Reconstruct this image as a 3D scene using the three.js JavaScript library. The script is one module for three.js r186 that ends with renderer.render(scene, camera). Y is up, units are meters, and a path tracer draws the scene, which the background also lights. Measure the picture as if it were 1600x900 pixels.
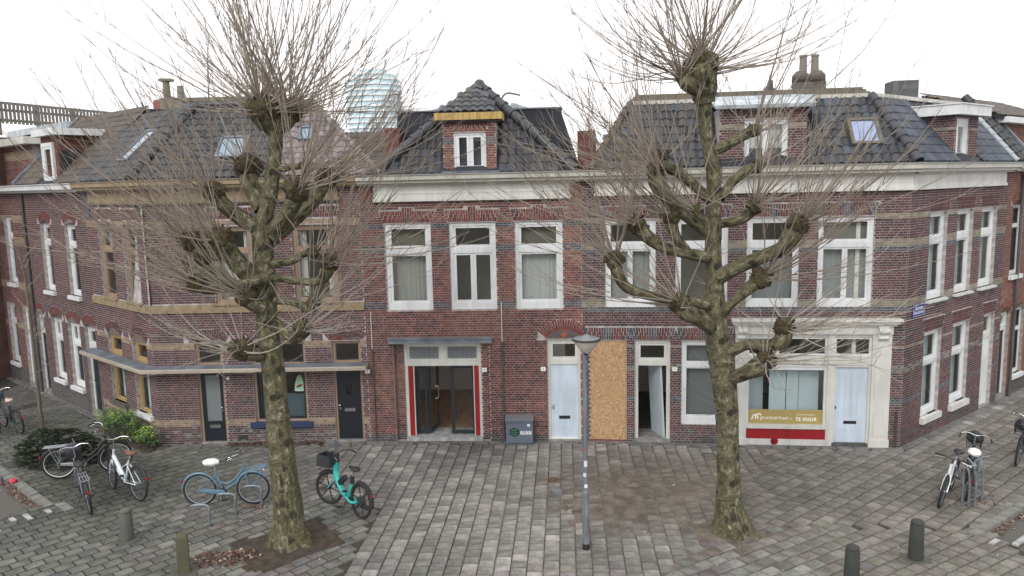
import * as THREE from 'three';
import { mergeGeometries } from 'three/addons/utils/BufferGeometryUtils.js';

// ---------------------------------------------------------------- camera, sky, sun, exposure
const scene = new THREE.Scene();
const camera = new THREE.PerspectiveCamera(2 * Math.atan(450 / 1200) * 180 / Math.PI, 16 / 9, 0.1, 2000);
camera.position.set(2.38, 7.0, 20.19);
camera.rotation.order = 'YXZ';
camera.rotation.set(-Math.atan(165 / 1200), 3.5 * Math.PI / 180, -0.022);

let seedState = 12345;
function rnd() { seedState = (seedState + 0x6d2b79f5) | 0; let t = Math.imul(seedState ^ (seedState >>> 15), 1 | seedState); t = (t + Math.imul(t ^ (t >>> 7), 61 | t)) ^ t; return ((t ^ (t >>> 14)) >>> 0) / 4294967296; }
const rr = (a, b) => a + (b - a) * rnd();
const pick = (a) => a[Math.floor(rnd() * a.length)];
const hash = (x, y, s) => { let h = Math.imul(x, 374761393) + Math.imul(y, 668265263) + Math.imul(s, 2147483647 - 97); h = Math.imul(h ^ (h >>> 13), 1274126177); return ((h ^ (h >>> 16)) >>> 0) / 4294967296; };
const smooth = (t) => t * t * (3 - 2 * t);
// value noise, tiling every `per` cells when per > 0
function vnoise(x, y, s = 1, per = 0) {
  const xi = Math.floor(x), yi = Math.floor(y), fx = smooth(x - xi), fy = smooth(y - yi);
  const w = (i) => per > 0 ? ((i % per) + per) % per : i;
  const a = hash(w(xi), w(yi), s), b = hash(w(xi + 1), w(yi), s), c = hash(w(xi), w(yi + 1), s), d = hash(w(xi + 1), w(yi + 1), s);
  return a + (b - a) * fx + (c - a) * fy + (a - b - c + d) * fx * fy;
}
function fbm(x, y, s = 1, o = 4, per = 0) { let v = 0, a = 0.5, t = 0; for (let i = 0; i < o; i++) { v += a * vnoise(x, y, s + i, per); t += a; a *= 0.5; x *= 2; y *= 2; per *= 2; } return v / t; }

{ // overcast sky: a bright, nearly even cloud layer
  const W = 512, H = 256, d = new Float32Array(W * H * 4);
  for (let j = 0; j < H; j++) for (let i = 0; i < W; i++) {
    const el = ((j + 0.5) / H - 0.5) * 2, up = Math.max(0, el);
    const n = fbm(i / W * 8, j / H * 6, 71, 5, 8) - 0.5;
    const L = 1.16 - 0.12 * up + 0.14 * n * (0.3 + up), warm = Math.max(0, 1 - up * 5) * 0.03;
    const o = (j * W + i) * 4;
    d[o] = L * (1 + warm); d[o + 1] = L * (1 - warm * 0.2); d[o + 2] = L * (1.015 - warm * 0.3); d[o + 3] = 1;
  }
  const t = new THREE.DataTexture(d, W, H, THREE.RGBAFormat, THREE.FloatType);
  t.mapping = THREE.EquirectangularReflectionMapping; t.magFilter = THREE.LinearFilter; t.minFilter = THREE.LinearFilter; t.wrapS = THREE.RepeatWrapping; t.needsUpdate = true;
  scene.background = t; scene.environment = t;
}
const sun = new THREE.DirectionalLight(new THREE.Color(1, 0.965, 0.92), 1.5);
sun.position.set(-14, 30, 34); sun.target.position.set(0, 0, 0); sun.castShadow = true; sun.shadow.radius = 45;
sun.shadow.mapSize.set(2048, 2048);
Object.assign(sun.shadow.camera, { left: -28, right: 28, top: 22, bottom: -22, near: 1, far: 120 });
scene.add(sun, sun.target);

const renderer = new THREE.WebGLRenderer({ antialias: true });
renderer.setSize(1024, 576);
renderer.toneMapping = THREE.LinearToneMapping; renderer.toneMappingExposure = 1.28;
renderer.shadowMap.enabled = true;

// ---------------------------------------------------------------- helpers
const V3 = (x, y, z) => new THREE.Vector3(x, y, z);
const CAM = camera.position.clone();
const used = new Map();
function numbered(n) { const k = used.get(n) ?? 0; used.set(n, k + 1); return k ? n + '_' + String(k).padStart(3, '0') : n; }
function tag(o, label, category, group) { o.userData.label = label; o.userData.category = category; if (group) o.userData.group = group; return o; }
function thing(name, label, category, x = 0, y = 0, z = 0, turn = 0, group) {
  const g = new THREE.Group(); g.name = numbered(name); g.position.set(x, y, z); g.rotation.y = turn; scene.add(g); return tag(g, label, category, group);
}
function part(name, geo, mat, parent, M) {
  const m = new THREE.Mesh(geo, mat); m.name = name; m.castShadow = m.receiveShadow = true;
  if (M) m.applyMatrix4(M); (parent ?? scene).add(m); return m;
}
function struct(name, geo, mat) { const m = part(numbered(name), geo, mat); m.userData.kind = 'structure'; return m; }
// uv in metres by the dominant normal axis
function uvBox(g) {
  const p = g.attributes.position, n = g.attributes.normal, uv = new Float32Array(p.count * 2);
  for (let i = 0; i < p.count; i++) {
    const ax = Math.abs(n.getX(i)), ay = Math.abs(n.getY(i)), az = Math.abs(n.getZ(i));
    const x = p.getX(i), y = p.getY(i), z = p.getZ(i);
    if (ay >= ax && ay >= az) { uv[2 * i] = x; uv[2 * i + 1] = z; } else if (ax >= az) { uv[2 * i] = z; uv[2 * i + 1] = y; } else { uv[2 * i] = x; uv[2 * i + 1] = y; }
  }
  g.setAttribute('uv', new THREE.BufferAttribute(uv, 2)); return g;
}
function merge(list) { return mergeGeometries(list.map((g) => { const h = g.index ? g.toNonIndexed() : g; for (const k of Object.keys(h.attributes)) if (!['position', 'normal', 'uv'].includes(k)) h.deleteAttribute(k); return h; })); }
const box = (u0, u1, v0, v1, w0, w1) => new THREE.BoxGeometry(Math.abs(u1 - u0), Math.abs(v1 - v0), Math.abs(w1 - w0)).translate((u0 + u1) / 2, (v0 + v1) / 2, (w0 + w1) / 2);
const boxes = (...l) => uvBox(merge(l.map((b) => box(...b))));
function cyl(r0, r1, h, seg = 12, open = false) { return new THREE.CylinderGeometry(r1, r0, h, seg, 1, open).translate(0, h / 2, 0); }
function rod(a, b, r, r2 = r, seg = 8) { // tapered bar from a to b
  const A = V3(...a), B = V3(...b), d = B.clone().sub(A), g = new THREE.CylinderGeometry(r2, r, d.length(), seg);
  g.applyQuaternion(new THREE.Quaternion().setFromUnitVectors(V3(0, 1, 0), d.clone().normalize())); const m = A.add(B).multiplyScalar(0.5); return g.translate(m.x, m.y, m.z);
}
function pipe(pts, r, n = 16, seg = 6) { return new THREE.TubeGeometry(new THREE.CatmullRomCurve3(pts.map((p) => V3(...p))), n, r, seg); }
function prism(points, depth) { const s = new THREE.Shape(points.map((p) => new THREE.Vector2(p[0], p[1]))); return uvBox(new THREE.ExtrudeGeometry(s, { depth, bevelEnabled: false })); }

// ---------------------------------------------------------------- textures and materials
function tex(size, fn, srgb = true) {
  const d = new Uint8Array(size * size * 4);
  for (let j = 0; j < size; j++) for (let i = 0; i < size; i++) { const c = fn(i / size, j / size), o = (j * size + i) * 4; for (let k = 0; k < 3; k++) d[o + k] = Math.max(0, Math.min(255, Math.round(255 * (c.length ? c[k] : c)))); d[o + 3] = 255; }
  const t = new THREE.DataTexture(d, size, size); t.wrapS = t.wrapT = THREE.RepeatWrapping; t.magFilter = THREE.LinearFilter; t.minFilter = THREE.LinearMipmapLinearFilter; t.generateMipmaps = true;
  if (srgb) t.colorSpace = THREE.SRGBColorSpace; t.needsUpdate = true; return t;
}
function scaled(t, rx, ry = rx) { const c = t.clone(); c.repeat.set(rx, ry); c.needsUpdate = true; return c; }
const T_mottle = tex(512, (u, v) => { const a = fbm(u * 6, v * 6, 3, 6, 6), b = fbm(u * 40, v * 40, 9, 3, 40); return 0.6 + 0.4 * (0.65 * a + 0.35 * b) + 0.12 * (a - 0.5); });
const T_stone = tex(512, (u, v) => { const a = fbm(u * 5, v * 5, 103, 5, 5), b = vnoise(u * 90, v * 90, 107, 90), e = fbm(u * 22, v * 22, 109, 3, 22); return 0.50 + 0.40 * a + 0.13 * b + 0.16 * (e - 0.3); });
const T_rough = tex(256, (u, v) => fbm(u * 12, v * 12, 17, 5, 12), false);
const T_streak = tex(256, (u, v) => { const a = fbm(u * 24, v * 3, 23, 4, 24), b = fbm(u * 5, v * 5, 29, 4, 5); return 0.78 + 0.22 * (0.5 * a + 0.5 * b) * 1.1; });
const T_wood = tex(256, (u, v) => { const a = fbm(u * 30, v * 2, 33, 4, 30); return 0.62 + 0.42 * a; });
const T_dirt = tex(512, (u, v) => { const a = fbm(u * 8, v * 8, 41, 6, 8), b = vnoise(u * 120, v * 120, 44, 120); return [0.55 + 0.5 * a + 0.16 * (b - 0.5), 0.53 + 0.5 * a + 0.16 * (b - 0.5), 0.5 + 0.5 * a + 0.16 * (b - 0.5)]; });
const T_bark = tex(1024, (u, v) => {
  const m = fbm(u * 3, v * 3, 66, 5, 3), a = fbm(u * 9, v * 6, 51, 5, 9), b = fbm(u * 16, v * 11, 57, 4, 16), c = fbm(u * 46, v * 46, 61, 3, 46), e = fbm(u * 12, v * 8, 73, 5, 12);
  let k = [0.39, 0.375, 0.29];
  const mix = (x, t) => { t = Math.max(0, Math.min(1, t)); k = k.map((q, i) => q + (x[i] - q) * t); };
  mix([0.33, 0.32, 0.22], (m - 0.40) * 4);
  mix([0.245, 0.235, 0.16], (a - 0.47) * 4);
  mix([0.46, 0.45, 0.37], (e - 0.62) * 5 * (0.3 + b));
  mix([0.56, 0.54, 0.45], (b - 0.69) * 7);
  mix([0.17, 0.16, 0.115], (0.42 - a) * 6);
  return k.map((q) => q * (0.66 + 0.66 * c));
});
const T_moss = tex(256, (u, v) => { const a = fbm(u * 6, v * 6, 81, 5, 6), b = fbm(u * 40, v * 40, 84, 3, 40); const t = Math.max(0, Math.min(1, (a - 0.42) * 5)); const d = 0.6 + 0.8 * b; return [(0.24 + 0.04 * t) * d, (0.20 + 0.065 * t) * d, (0.155 + 0.01 * t) * d]; });
const T_osb = (() => { // oriented strand board flakes
  const c = document.createElement('canvas'); c.width = 512; c.height = 1024; const g = c.getContext('2d'); g.fillStyle = '#ab8a60'; g.fillRect(0, 0, 512, 1024);
  for (let i = 0; i < 5200; i++) { const h = rr(27, 35), s = rr(22, 40), l = rr(40, 70); g.fillStyle = `hsla(${h},${s}%,${l}%,${rr(0.35, 0.85)})`; g.save(); g.translate(rr(0, 512), rr(0, 1024)); g.rotate(rr(0, Math.PI)); const w = rr(10, 42), t = rr(4, 11); g.beginPath(); g.moveTo(-w / 2, -t / 2); g.lineTo(w / 2, -t / 2 + rr(-2, 2)); g.lineTo(w / 2 + rr(-3, 3), t / 2); g.lineTo(-w / 2 + rr(-3, 3), t / 2); g.fill(); g.restore(); }
  const t = new THREE.CanvasTexture(c); t.colorSpace = THREE.SRGBColorSpace; t.wrapS = t.wrapT = THREE.RepeatWrapping; return t;
})();
function std(c, roughness = 0.8, o = {}) { const m = new THREE.MeshStandardMaterial({ roughness, metalness: o.metal ?? 0, ...(o.map ? { map: o.map } : {}), ...(o.bump ? { bumpMap: o.bump, bumpScale: o.bs ?? 0.004 } : {}) }); m.color.setRGB(c[0], c[1], c[2]); if (o.name) m.name = o.name; return m; }
const M1 = scaled(T_mottle, 0.5), M2 = scaled(T_mottle, 1.3), MS = scaled(T_streak, 0.35, 0.35), RB = scaled(T_rough, 2);
const paint = (c, r = 0.42) => std(c, r, { map: MS });
const MAT = {
  white: paint([0.80, 0.82, 0.83]), cream: paint([0.71, 0.71, 0.665]), brown: paint([0.34, 0.24, 0.17], 0.6), ochre: paint([0.42, 0.29, 0.13], 0.6), stone: std([0.40, 0.31, 0.19], 0.85, { map: M2 }),
  navy: paint([0.008, 0.013, 0.022], 0.45), black: std([0.015, 0.016, 0.018], 0.5), doorwhite: paint([0.66, 0.76, 0.86], 0.4), red: paint([0.36, 0.012, 0.018], 0.4),
  mortarB: std([0.60, 0.53, 0.51], 0.95, { map: M2 }), mortarA: std([0.60, 0.56, 0.55], 0.95, { map: M2 }), mortarE: std([0.46, 0.38, 0.33], 0.95, { map: M2 }),
  lead: std([0.24, 0.27, 0.32], 0.55, { map: M1 }), zinc: std([0.62, 0.70, 0.76], 0.35, { map: M1 }), bitumen: std([0.030, 0.036, 0.050], 0.8, { map: M1 }), concrete: std([0.36, 0.35, 0.33], 0.9, { map: M2 }), concreteDark: std([0.13, 0.13, 0.125], 0.9, { map: M2 }),
  steel: std([0.36, 0.40, 0.44], 0.45, { metal: 0.5, map: M2 }), galv: std([0.42, 0.45, 0.47], 0.4, { metal: 0.6 }), chrome: std([0.75, 0.76, 0.78], 0.2, { metal: 1 }), rubber: std([0.018, 0.018, 0.018], 0.85), darkmetal: std([0.03, 0.032, 0.036], 0.45),
  plaster: std([0.30, 0.29, 0.27], 0.9, { map: M1 }), interior: std([0.78, 0.74, 0.66], 0.95), floorwood: std([0.50, 0.27, 0.14], 0.5, { map: scaled(T_wood, 1.2, 1.2) }), blind: std([0.50, 0.52, 0.52], 0.9), curtain: std([0.62, 0.62, 0.58], 0.95), osb: new THREE.MeshStandardMaterial({ map: scaled(T_osb, 0.9, 0.45), roughness: 0.85 }),
  gutter: paint([0.58, 0.57, 0.51]), frieze: paint([0.72, 0.72, 0.68]), timber: std([0.20, 0.18, 0.14], 0.9, { map: scaled(T_wood, 2) }), yellowboard: std([0.62, 0.42, 0.14], 0.7, { map: scaled(T_wood, 1) }), terracotta: std([0.46, 0.13, 0.06], 0.8, { map: M2 }),
  bark: new THREE.MeshStandardMaterial({ map: T_bark, bumpMap: T_rough, bumpScale: 0.03, roughness: 0.95 }), knob: new THREE.MeshStandardMaterial({ map: T_moss, bumpMap: T_rough, bumpScale: 0.05, roughness: 1 }),
  shoot: std([0.24, 0.20, 0.165], 0.9), shoot2: std([0.31, 0.265, 0.215], 0.9), shootPale: std([0.37, 0.335, 0.285], 0.9), plate: std([0.75, 0.76, 0.74], 0.4), blueplate: std([0.02, 0.03, 0.20], 0.35),
  soil: std([0.085, 0.068, 0.052], 1, { map: scaled(T_dirt, 0.9), bump: RB, bs: 0.02 }), dust: std([0.21, 0.185, 0.16], 1, { map: scaled(T_dirt, 0.55), bump: RB, bs: 0.01 }),
};
MAT.bark.map.repeat.set(1, 1);
const glass = new THREE.MeshPhysicalMaterial({ transmission: 1, thickness: 0, roughness: 0.03, ior: 1.5 }); glass.color.setRGB(0.86, 0.90, 0.90); glass.name = 'glass';
const leaded = new THREE.MeshPhysicalMaterial({ transmission: 0.75, thickness: 0, roughness: 0.35, ior: 1.5 }); leaded.color.setRGB(0.6, 0.68, 0.7);

// ---------------------------------------------------------------- wall frames: u along the wall, v up, w out of the wall
function frame(ax, az, bx, bz) {
  const L = Math.hypot(bx - ax, bz - az), th = -Math.atan2(bz - az, bx - ax);
  return { ax, az, L, th, at(u, w = 0) { const c = Math.cos(th), s = Math.sin(th); return [ax + u * c + w * s, az - u * s + w * c]; } };
}
const FB = frame(-2.85, 0, 3.0, 0), FA = frame(-8.7, 0.27, -2.85, 0), FAW = frame(-19.85, -8.4, -8.7, 0.27), FC = frame(3.0, 0, 11.11, 0.55), FCW = frame(11.11, 0.55, 15.66, -3.51);
// matrix from a wall frame to a thing placed at (ox, 0, oz)
function wallM(F, ox, oz) { return new THREE.Matrix4().makeTranslation(F.ax - ox, 0, F.az - oz).multiply(new THREE.Matrix4().makeRotationY(F.th)); }

// bricks of one thing are gathered, then split into the 300 that show largest and the rest
const PAL = {
  red: [[0.165, 0.048, 0.041], [0.135, 0.041, 0.037], [0.19, 0.061, 0.048], [0.10, 0.034, 0.035], [0.15, 0.052, 0.046], [0.075, 0.032, 0.035]],
  orange: [[0.20, 0.075, 0.05], [0.17, 0.064, 0.046], [0.225, 0.09, 0.06], [0.145, 0.056, 0.044]],
  purple: [[0.092, 0.040, 0.042], [0.070, 0.034, 0.040], [0.112, 0.043, 0.042], [0.054, 0.031, 0.038], [0.122, 0.052, 0.049], [0.082, 0.045, 0.049]], wine: [[0.118, 0.044, 0.042], [0.095, 0.040, 0.041], [0.13, 0.052, 0.047], [0.072, 0.036, 0.040]],
  slate: [[0.085, 0.090, 0.105], [0.065, 0.072, 0.088], [0.11, 0.112, 0.125], [0.055, 0.06, 0.072]],
  ochre: [[0.26, 0.185, 0.11], [0.21, 0.15, 0.095], [0.29, 0.21, 0.13]], beige: [[0.22, 0.19, 0.135], [0.175, 0.152, 0.115], [0.25, 0.215, 0.155]],
  dirty: [[0.115, 0.108, 0.095], [0.08, 0.06, 0.055], [0.15, 0.14, 0.125], [0.075, 0.07, 0.063], [0.19, 0.18, 0.165]], plinth: [[0.055, 0.055, 0.055], [0.075, 0.07, 0.066], [0.045, 0.045, 0.048]],
};
const brickMats = new Map();
function brickMat(c) { const k = c.join(); if (!brickMats.has(k)) brickMats.set(k, std(c, 0.9)); return brickMats.get(k); }
const brickShared = std([1, 1, 1], 0.9); brickShared.name = 'brick';
const unitBox = new THREE.BoxGeometry(1, 1, 1);
const _q = new THREE.Quaternion(), _p = V3(0, 0, 0), _s = V3(1, 1, 1), _e = new THREE.Euler();
function trs(x, y, z, rx, ry, rz, sx, sy, sz) { _e.set(rx, ry, rz); _q.setFromEuler(_e); return new THREE.Matrix4().compose(_p.set(x, y, z), _q, _s.set(sx, sy, sz)); }
// list of {m: Matrix4 in the thing's space, c: [r,g,b]}; the nearest `most` become parts of their own
function placeMany(root, list, geo, one, many, mats, shared, most = 300, visible = () => true) {
  root.updateMatrixWorld(true);
  const P = V3(0, 0, 0), X = V3(0, 0, 0);
  const f = CAM.clone();
  for (const b of list) { P.setFromMatrixPosition(b.m).applyMatrix4(root.matrixWorld); const s = Math.hypot(b.m.elements[0], b.m.elements[1], b.m.elements[2]); X.copy(P).applyMatrix4(camera.matrixWorldInverse).applyMatrix4(camera.projectionMatrix); const inside = Math.abs(X.x) < 1.02 && Math.abs(X.y) < 1.02; b.d = P.distanceTo(f) / (0.4 + Math.min(1, s * 3)) + (inside ? 0 : 1e4); }
  const order = [...list].sort((a, b) => a.d - b.d), near = order.slice(0, most), rest = order.slice(most);
  const geos = [].concat(geo); near.forEach((b, i) => part(one, geos[i % geos.length], mats(b.c), root, b.m));
  for (let k = 0; k < geos.length; k++) { const all = rest, rest_ = all.filter((_, i) => i % geos.length === k); if (!rest_.length) continue; const geo = geos[k], rest1 = rest_; {const rest = rest1;
    const im = new THREE.InstancedMesh(geo, shared, rest.length); im.name = many; im.castShadow = im.receiveShadow = true; im.userData.kind = 'stuff';
    const col = new THREE.Color(); rest.forEach((b, i) => { im.setMatrixAt(i, b.m); const j = 1 + 0.18 * (hash(i, 7, 3) - 0.5); im.setColorAt(i, col.setRGB(b.c[0] * j, b.c[1] * j, b.c[2] * j)); });
    root.add(im);
  } }
}
camera.updateMatrixWorld(true); camera.updateProjectionMatrix(); 
const CH = 0.0635;
// o: {u0,u1,v0,v1, holes:[[u0,u1,v0,v1]], pal, bands:[[v0,v1,pal]], flat:[[u0,u1,v,h,key]], arch:[[uc,span,v,rise,t]], side:[...]}
function brickWall(root, F, M, list, o) {
  const { u0, u1, v0, v1, pal } = o, holes = o.holes ?? [], flats = o.flat ?? [], arches = o.arch ?? [], bands = o.bands ?? [], w = o.w ?? 0;
  const add = (x, y, rz, sx, sy, c, dz = 0) => list.push({ m: M.clone().multiply(trs(x, y, w + dz, 0, 0, rz, sx, sy, 0.012)), c });
  const arcs = arches.map(([uc, span, vs, rise, t]) => { const R = (span * span / 4 + rise * rise) / (2 * rise); return { uc, span, vs, rise, t, R, cv: vs + rise - R, a: Math.asin(span / 2 / R) }; });
  let row = 0;
  for (let v = v0 + CH / 2; v < v1 - CH * 0.3; v += CH, row++) {
    let iv = [[u0, u1]];
    const cut = (a, b) => { const n = []; for (const [p, q] of iv) { if (b <= p || a >= q) n.push([p, q]); else { if (a > p) n.push([p, a]); if (b < q) n.push([b, q]); } } iv = n; };
    for (const h of holes) if (v > h[2] - CH * 0.4 && v < h[3] + CH * 0.4) cut(h[0], h[1]);
    for (const f of flats) { const t = (v - f[2]) / f[3]; if (t > -0.1 && t < 1.05) { const e = 0.02 + 0.11 * t; cut(f[0] - e, f[1] + e); } else if (f[4] && t >= 1.05 && t < 1.35) { const c = (f[0] + f[1]) / 2; cut(c - 0.22, c + 0.22); } }
    for (const a of arcs) { if (v > a.vs - CH * 0.4) { const k = (a.R + a.t) ** 2 - (v - a.cv) ** 2; if (k > 0) { const h = Math.min(Math.sqrt(k), a.span / 2 + a.t * 0.8); cut(a.uc - h, a.uc + h); } } }
    let p = pal; for (const b of bands) if (v >= b[0] && v < b[1] && (b[3] === undefined || true)) p = b[2];
    const head = row % 2, pitch = head ? 0.11 : 0.22, off = head ? 0.055 : (row % 4 === 0 ? 0 : 0.11);
    for (const [p0, p1] of iv) for (let k = Math.floor((p0 - off) / pitch); k * pitch + off < p1; k++) {
      const a = Math.max(p0, k * pitch + off) + 0.0055, b = Math.min(p1, (k + 1) * pitch + off) - 0.005; if (b - a < 0.03) continue;
      const n = fbm(a * 0.7 + 11, v * 0.7, 5, 3), q = n > 0.56 && p.alt ? p.alt : p;
      let c = pick(q); { const s = Math.round((0.62 + 0.76 * fbm(a * 0.55 + 3 + o.u1 * 7, v * 0.42, 8, 4)) * 8) / 8, y = c[0] * 0.3 + c[1] * 0.4 + c[2] * 0.3; c = c.map((z) => (z * 0.9 + y * 0.1) * s); } add((a + b) / 2, v, 0, b - a, CH - 0.0125, c, rr(-0.0015, 0.0015));
    }
  }
  for (const f of flats) { // soldier courses fanned a little, with a raised key
    const n = Math.round((f[1] - f[0] + 0.1) / 0.062), c0 = (f[0] + f[1]) / 2, sl = f[5] ?? pal;
    for (let i = 0; i < n; i++) { const s = (i + 0.5) / n * 2 - 1, x = c0 + s * ((f[1] - f[0]) / 2 + 0.07), tall = f[4] && Math.abs(s) < 0.17; const edge = f[6] && (Math.abs(s) > 0.82 || Math.abs(s) < 0.16);
      const hh = f[3] + (tall ? f[3] * 0.3 : 0), parts = [0.64, 0.36]; let vv = f[2]; const up = i % 2; for (const q of up ? parts : parts.slice().reverse()) { const h = hh * q; add(x + s * 0.05 * ((vv + h / 2 - f[2]) / f[3] * 2 - 1), vv + h / 2, -s * 0.2, 0.052, h - 0.01, pick(edge ? f[6] : sl)); vv += h; } }
  }
  for (const a of arcs) { const n = Math.round(2 * a.a * (a.R + a.t / 2) / 0.064); for (let i = 0; i < n; i++) { const th = ((i + 0.5) / n * 2 - 1) * a.a; let r = a.R + 0.004; const up = i % 2; for (const q of up ? [0.6, 0.4] : [0.4, 0.6]) { const h = a.t * q; add(a.uc + Math.sin(th) * (r + h / 2), a.cv + Math.cos(th) * (r + h / 2), -th, 0.052, h - 0.008, pick(a.pal ?? o.archPal ?? pal), 0.002); r += h; } } }
  if (o.back !== false) { // the wall body with its openings
    const s = new THREE.Shape([[u0, -0.3], [u1, -0.3], [u1, v1], [u0, v1]].map((p) => new THREE.Vector2(...p)));
    for (const h of holes) s.holes.push(new THREE.Path([[h[0], Math.max(-0.2, h[2])], [h[0], h[3]], [h[1], h[3]], [h[1], Math.max(-0.2, h[2])]].map((p) => new THREE.Vector2(...p))));
    part('wall', uvBox(new THREE.ExtrudeGeometry(s, { depth: o.t ?? 0.22, bevelEnabled: false })).translate(0, 0, w - (o.t ?? 0.22)), o.mortar, root, M);
  }
}
function tympanum(root, M, a, mat, w = -0.02) { const [uc, span, vs, rise] = a, R = (span * span / 4 + rise * rise) / (2 * rise), cv = vs + rise - R, A = Math.asin(span / 2 / R), pts = [[uc - span / 2, vs], [uc + span / 2, vs]]; for (let i = 1; i < 12; i++) { const th = A - 2 * A * i / 12; pts.push([uc + Math.sin(th) * R, cv + Math.cos(th) * R]); } return part('tympanum', prism(pts, 0.05).translate(0, 0, w - 0.03), mat, root, M); }

// one window: outer frame, sashes, panes and a sill; o: {tr:[v0,v1], pair, w, fw, sash, blind:[share,mat], sill}
function makeWindow(root, M, u0, u1, v0, v1, o = {}) {
  const mat = o.mat ?? MAT.white, w = o.w ?? -0.05, fw = o.fw ?? 0.085, d = 0.09, sh = o.sillH ?? 0.14, name = o.name ?? 'window', sash = o.sash ?? 0.06;
  const bars = [[u0, u0 + fw, v0, v1, w - d, w], [u1 - fw, u1, v0, v1, w - d, w], [u0 + fw, u1 - fw, v1 - fw, v1, w - d, w], [u0 + fw, u1 - fw, v0, v0 + sh, w - d, w + 0.012]];
  if (o.tr) bars.push([u0 + fw, u1 - fw, o.tr[0], o.tr[1], w - d, w + 0.006]);
  const f = part(name, boxes(...bars), mat, root, M);
  const cells = []; const ui0 = u0 + fw, ui1 = u1 - fw;
  if (o.tr) cells.push([ui0, ui1, o.tr[1], v1 - fw, o.upCols ?? 1]);
  cells.push([ui0, ui1, v0 + sh, o.tr ? o.tr[0] : v1 - fw, o.pair ? 2 : 1]);
  const inner = cells.flatMap(([a, b, c, e, n]) => Array.from({ length: n }, (_, i) => [a + (b - a) * i / n, a + (b - a) * (i + 1) / n, c, e]));
  const rows = []; const sm = o.sashMat ?? mat;
  for (const [a, b, c, e] of inner) {
    const g = boxes([a + 0.002, a + sash, c + 0.002, e - 0.002, w - 0.075, w - 0.018], [b - sash, b - 0.002, c + 0.002, e - 0.002, w - 0.075, w - 0.018], [a + sash, b - sash, e - sash * 0.8, e - 0.002, w - 0.075, w - 0.018], [a + sash, b - sash, c + 0.002, c + sash, w - 0.075, w - 0.018]);
    part('sash', g, sm, f);
    part('pane', new THREE.PlaneGeometry(b - a - 2 * sash, e - c - sash * 1.8).translate((a + b) / 2, (c + sash + e - sash * 0.8) / 2, w - 0.045), o.glass ?? glass, f);
  }
  if (o.blind) { const [sh2, bm, from] = o.blind, a = from ?? v1 - fw - (v1 - v0) * sh2; part('blind', boxes([ui0 + 0.02, ui1 - 0.02, Math.min(a, v1 - fw), from !== undefined ? from + (v1 - v0) * sh2 : v1 - fw, w - 0.2, w - 0.185]), bm, f); }
  if (o.toneSheet) { const [sa, sb, sm] = o.toneSheet, n = 72, W = ui1 - ui0 - 0.03, g = new THREE.PlaneGeometry(W, sb - sa, n, 1), p = g.attributes.position, ph = u0 * 7; for (let i = 0; i < p.count; i++) { const x = p.getX(i); p.setZ(i, 0.008 * Math.sin(x * 46 + ph + Math.sin(x * 9 + ph) * 1.5) + 0.006 * Math.sin(x * 17 + ph)); } g.computeVertexNormals(); part('curtain', uvBox(g).translate((ui0 + ui1) / 2, (sa + sb) / 2, w - 0.22), sm, f); }  // added sheet; its pale tone stands for reflections and light in the glass
  if (o.drapes) { const g = []; for (const s of o.drapes) { const x0 = s > 0 ? ui1 - 0.22 : ui0; for (let i = 0; i < 5; i++) g.push(cyl(0.026, 0.022, v1 - v0 - 0.3, 8).translate(x0 + 0.03 + i * 0.045, v0 + 0.15, w - 0.2 + (i % 2) * 0.02)); } part('curtain', merge(g), MAT.curtain, f); }
  if (o.sill) part('sill', boxes([u0 - 0.04, u1 + 0.04, v0 - (o.sillT ?? 0.06), v0, w - 0.06, 0.06 + (o.sillW ?? 0)]), o.sillMat ?? mat, f);
  return f;
}
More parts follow.
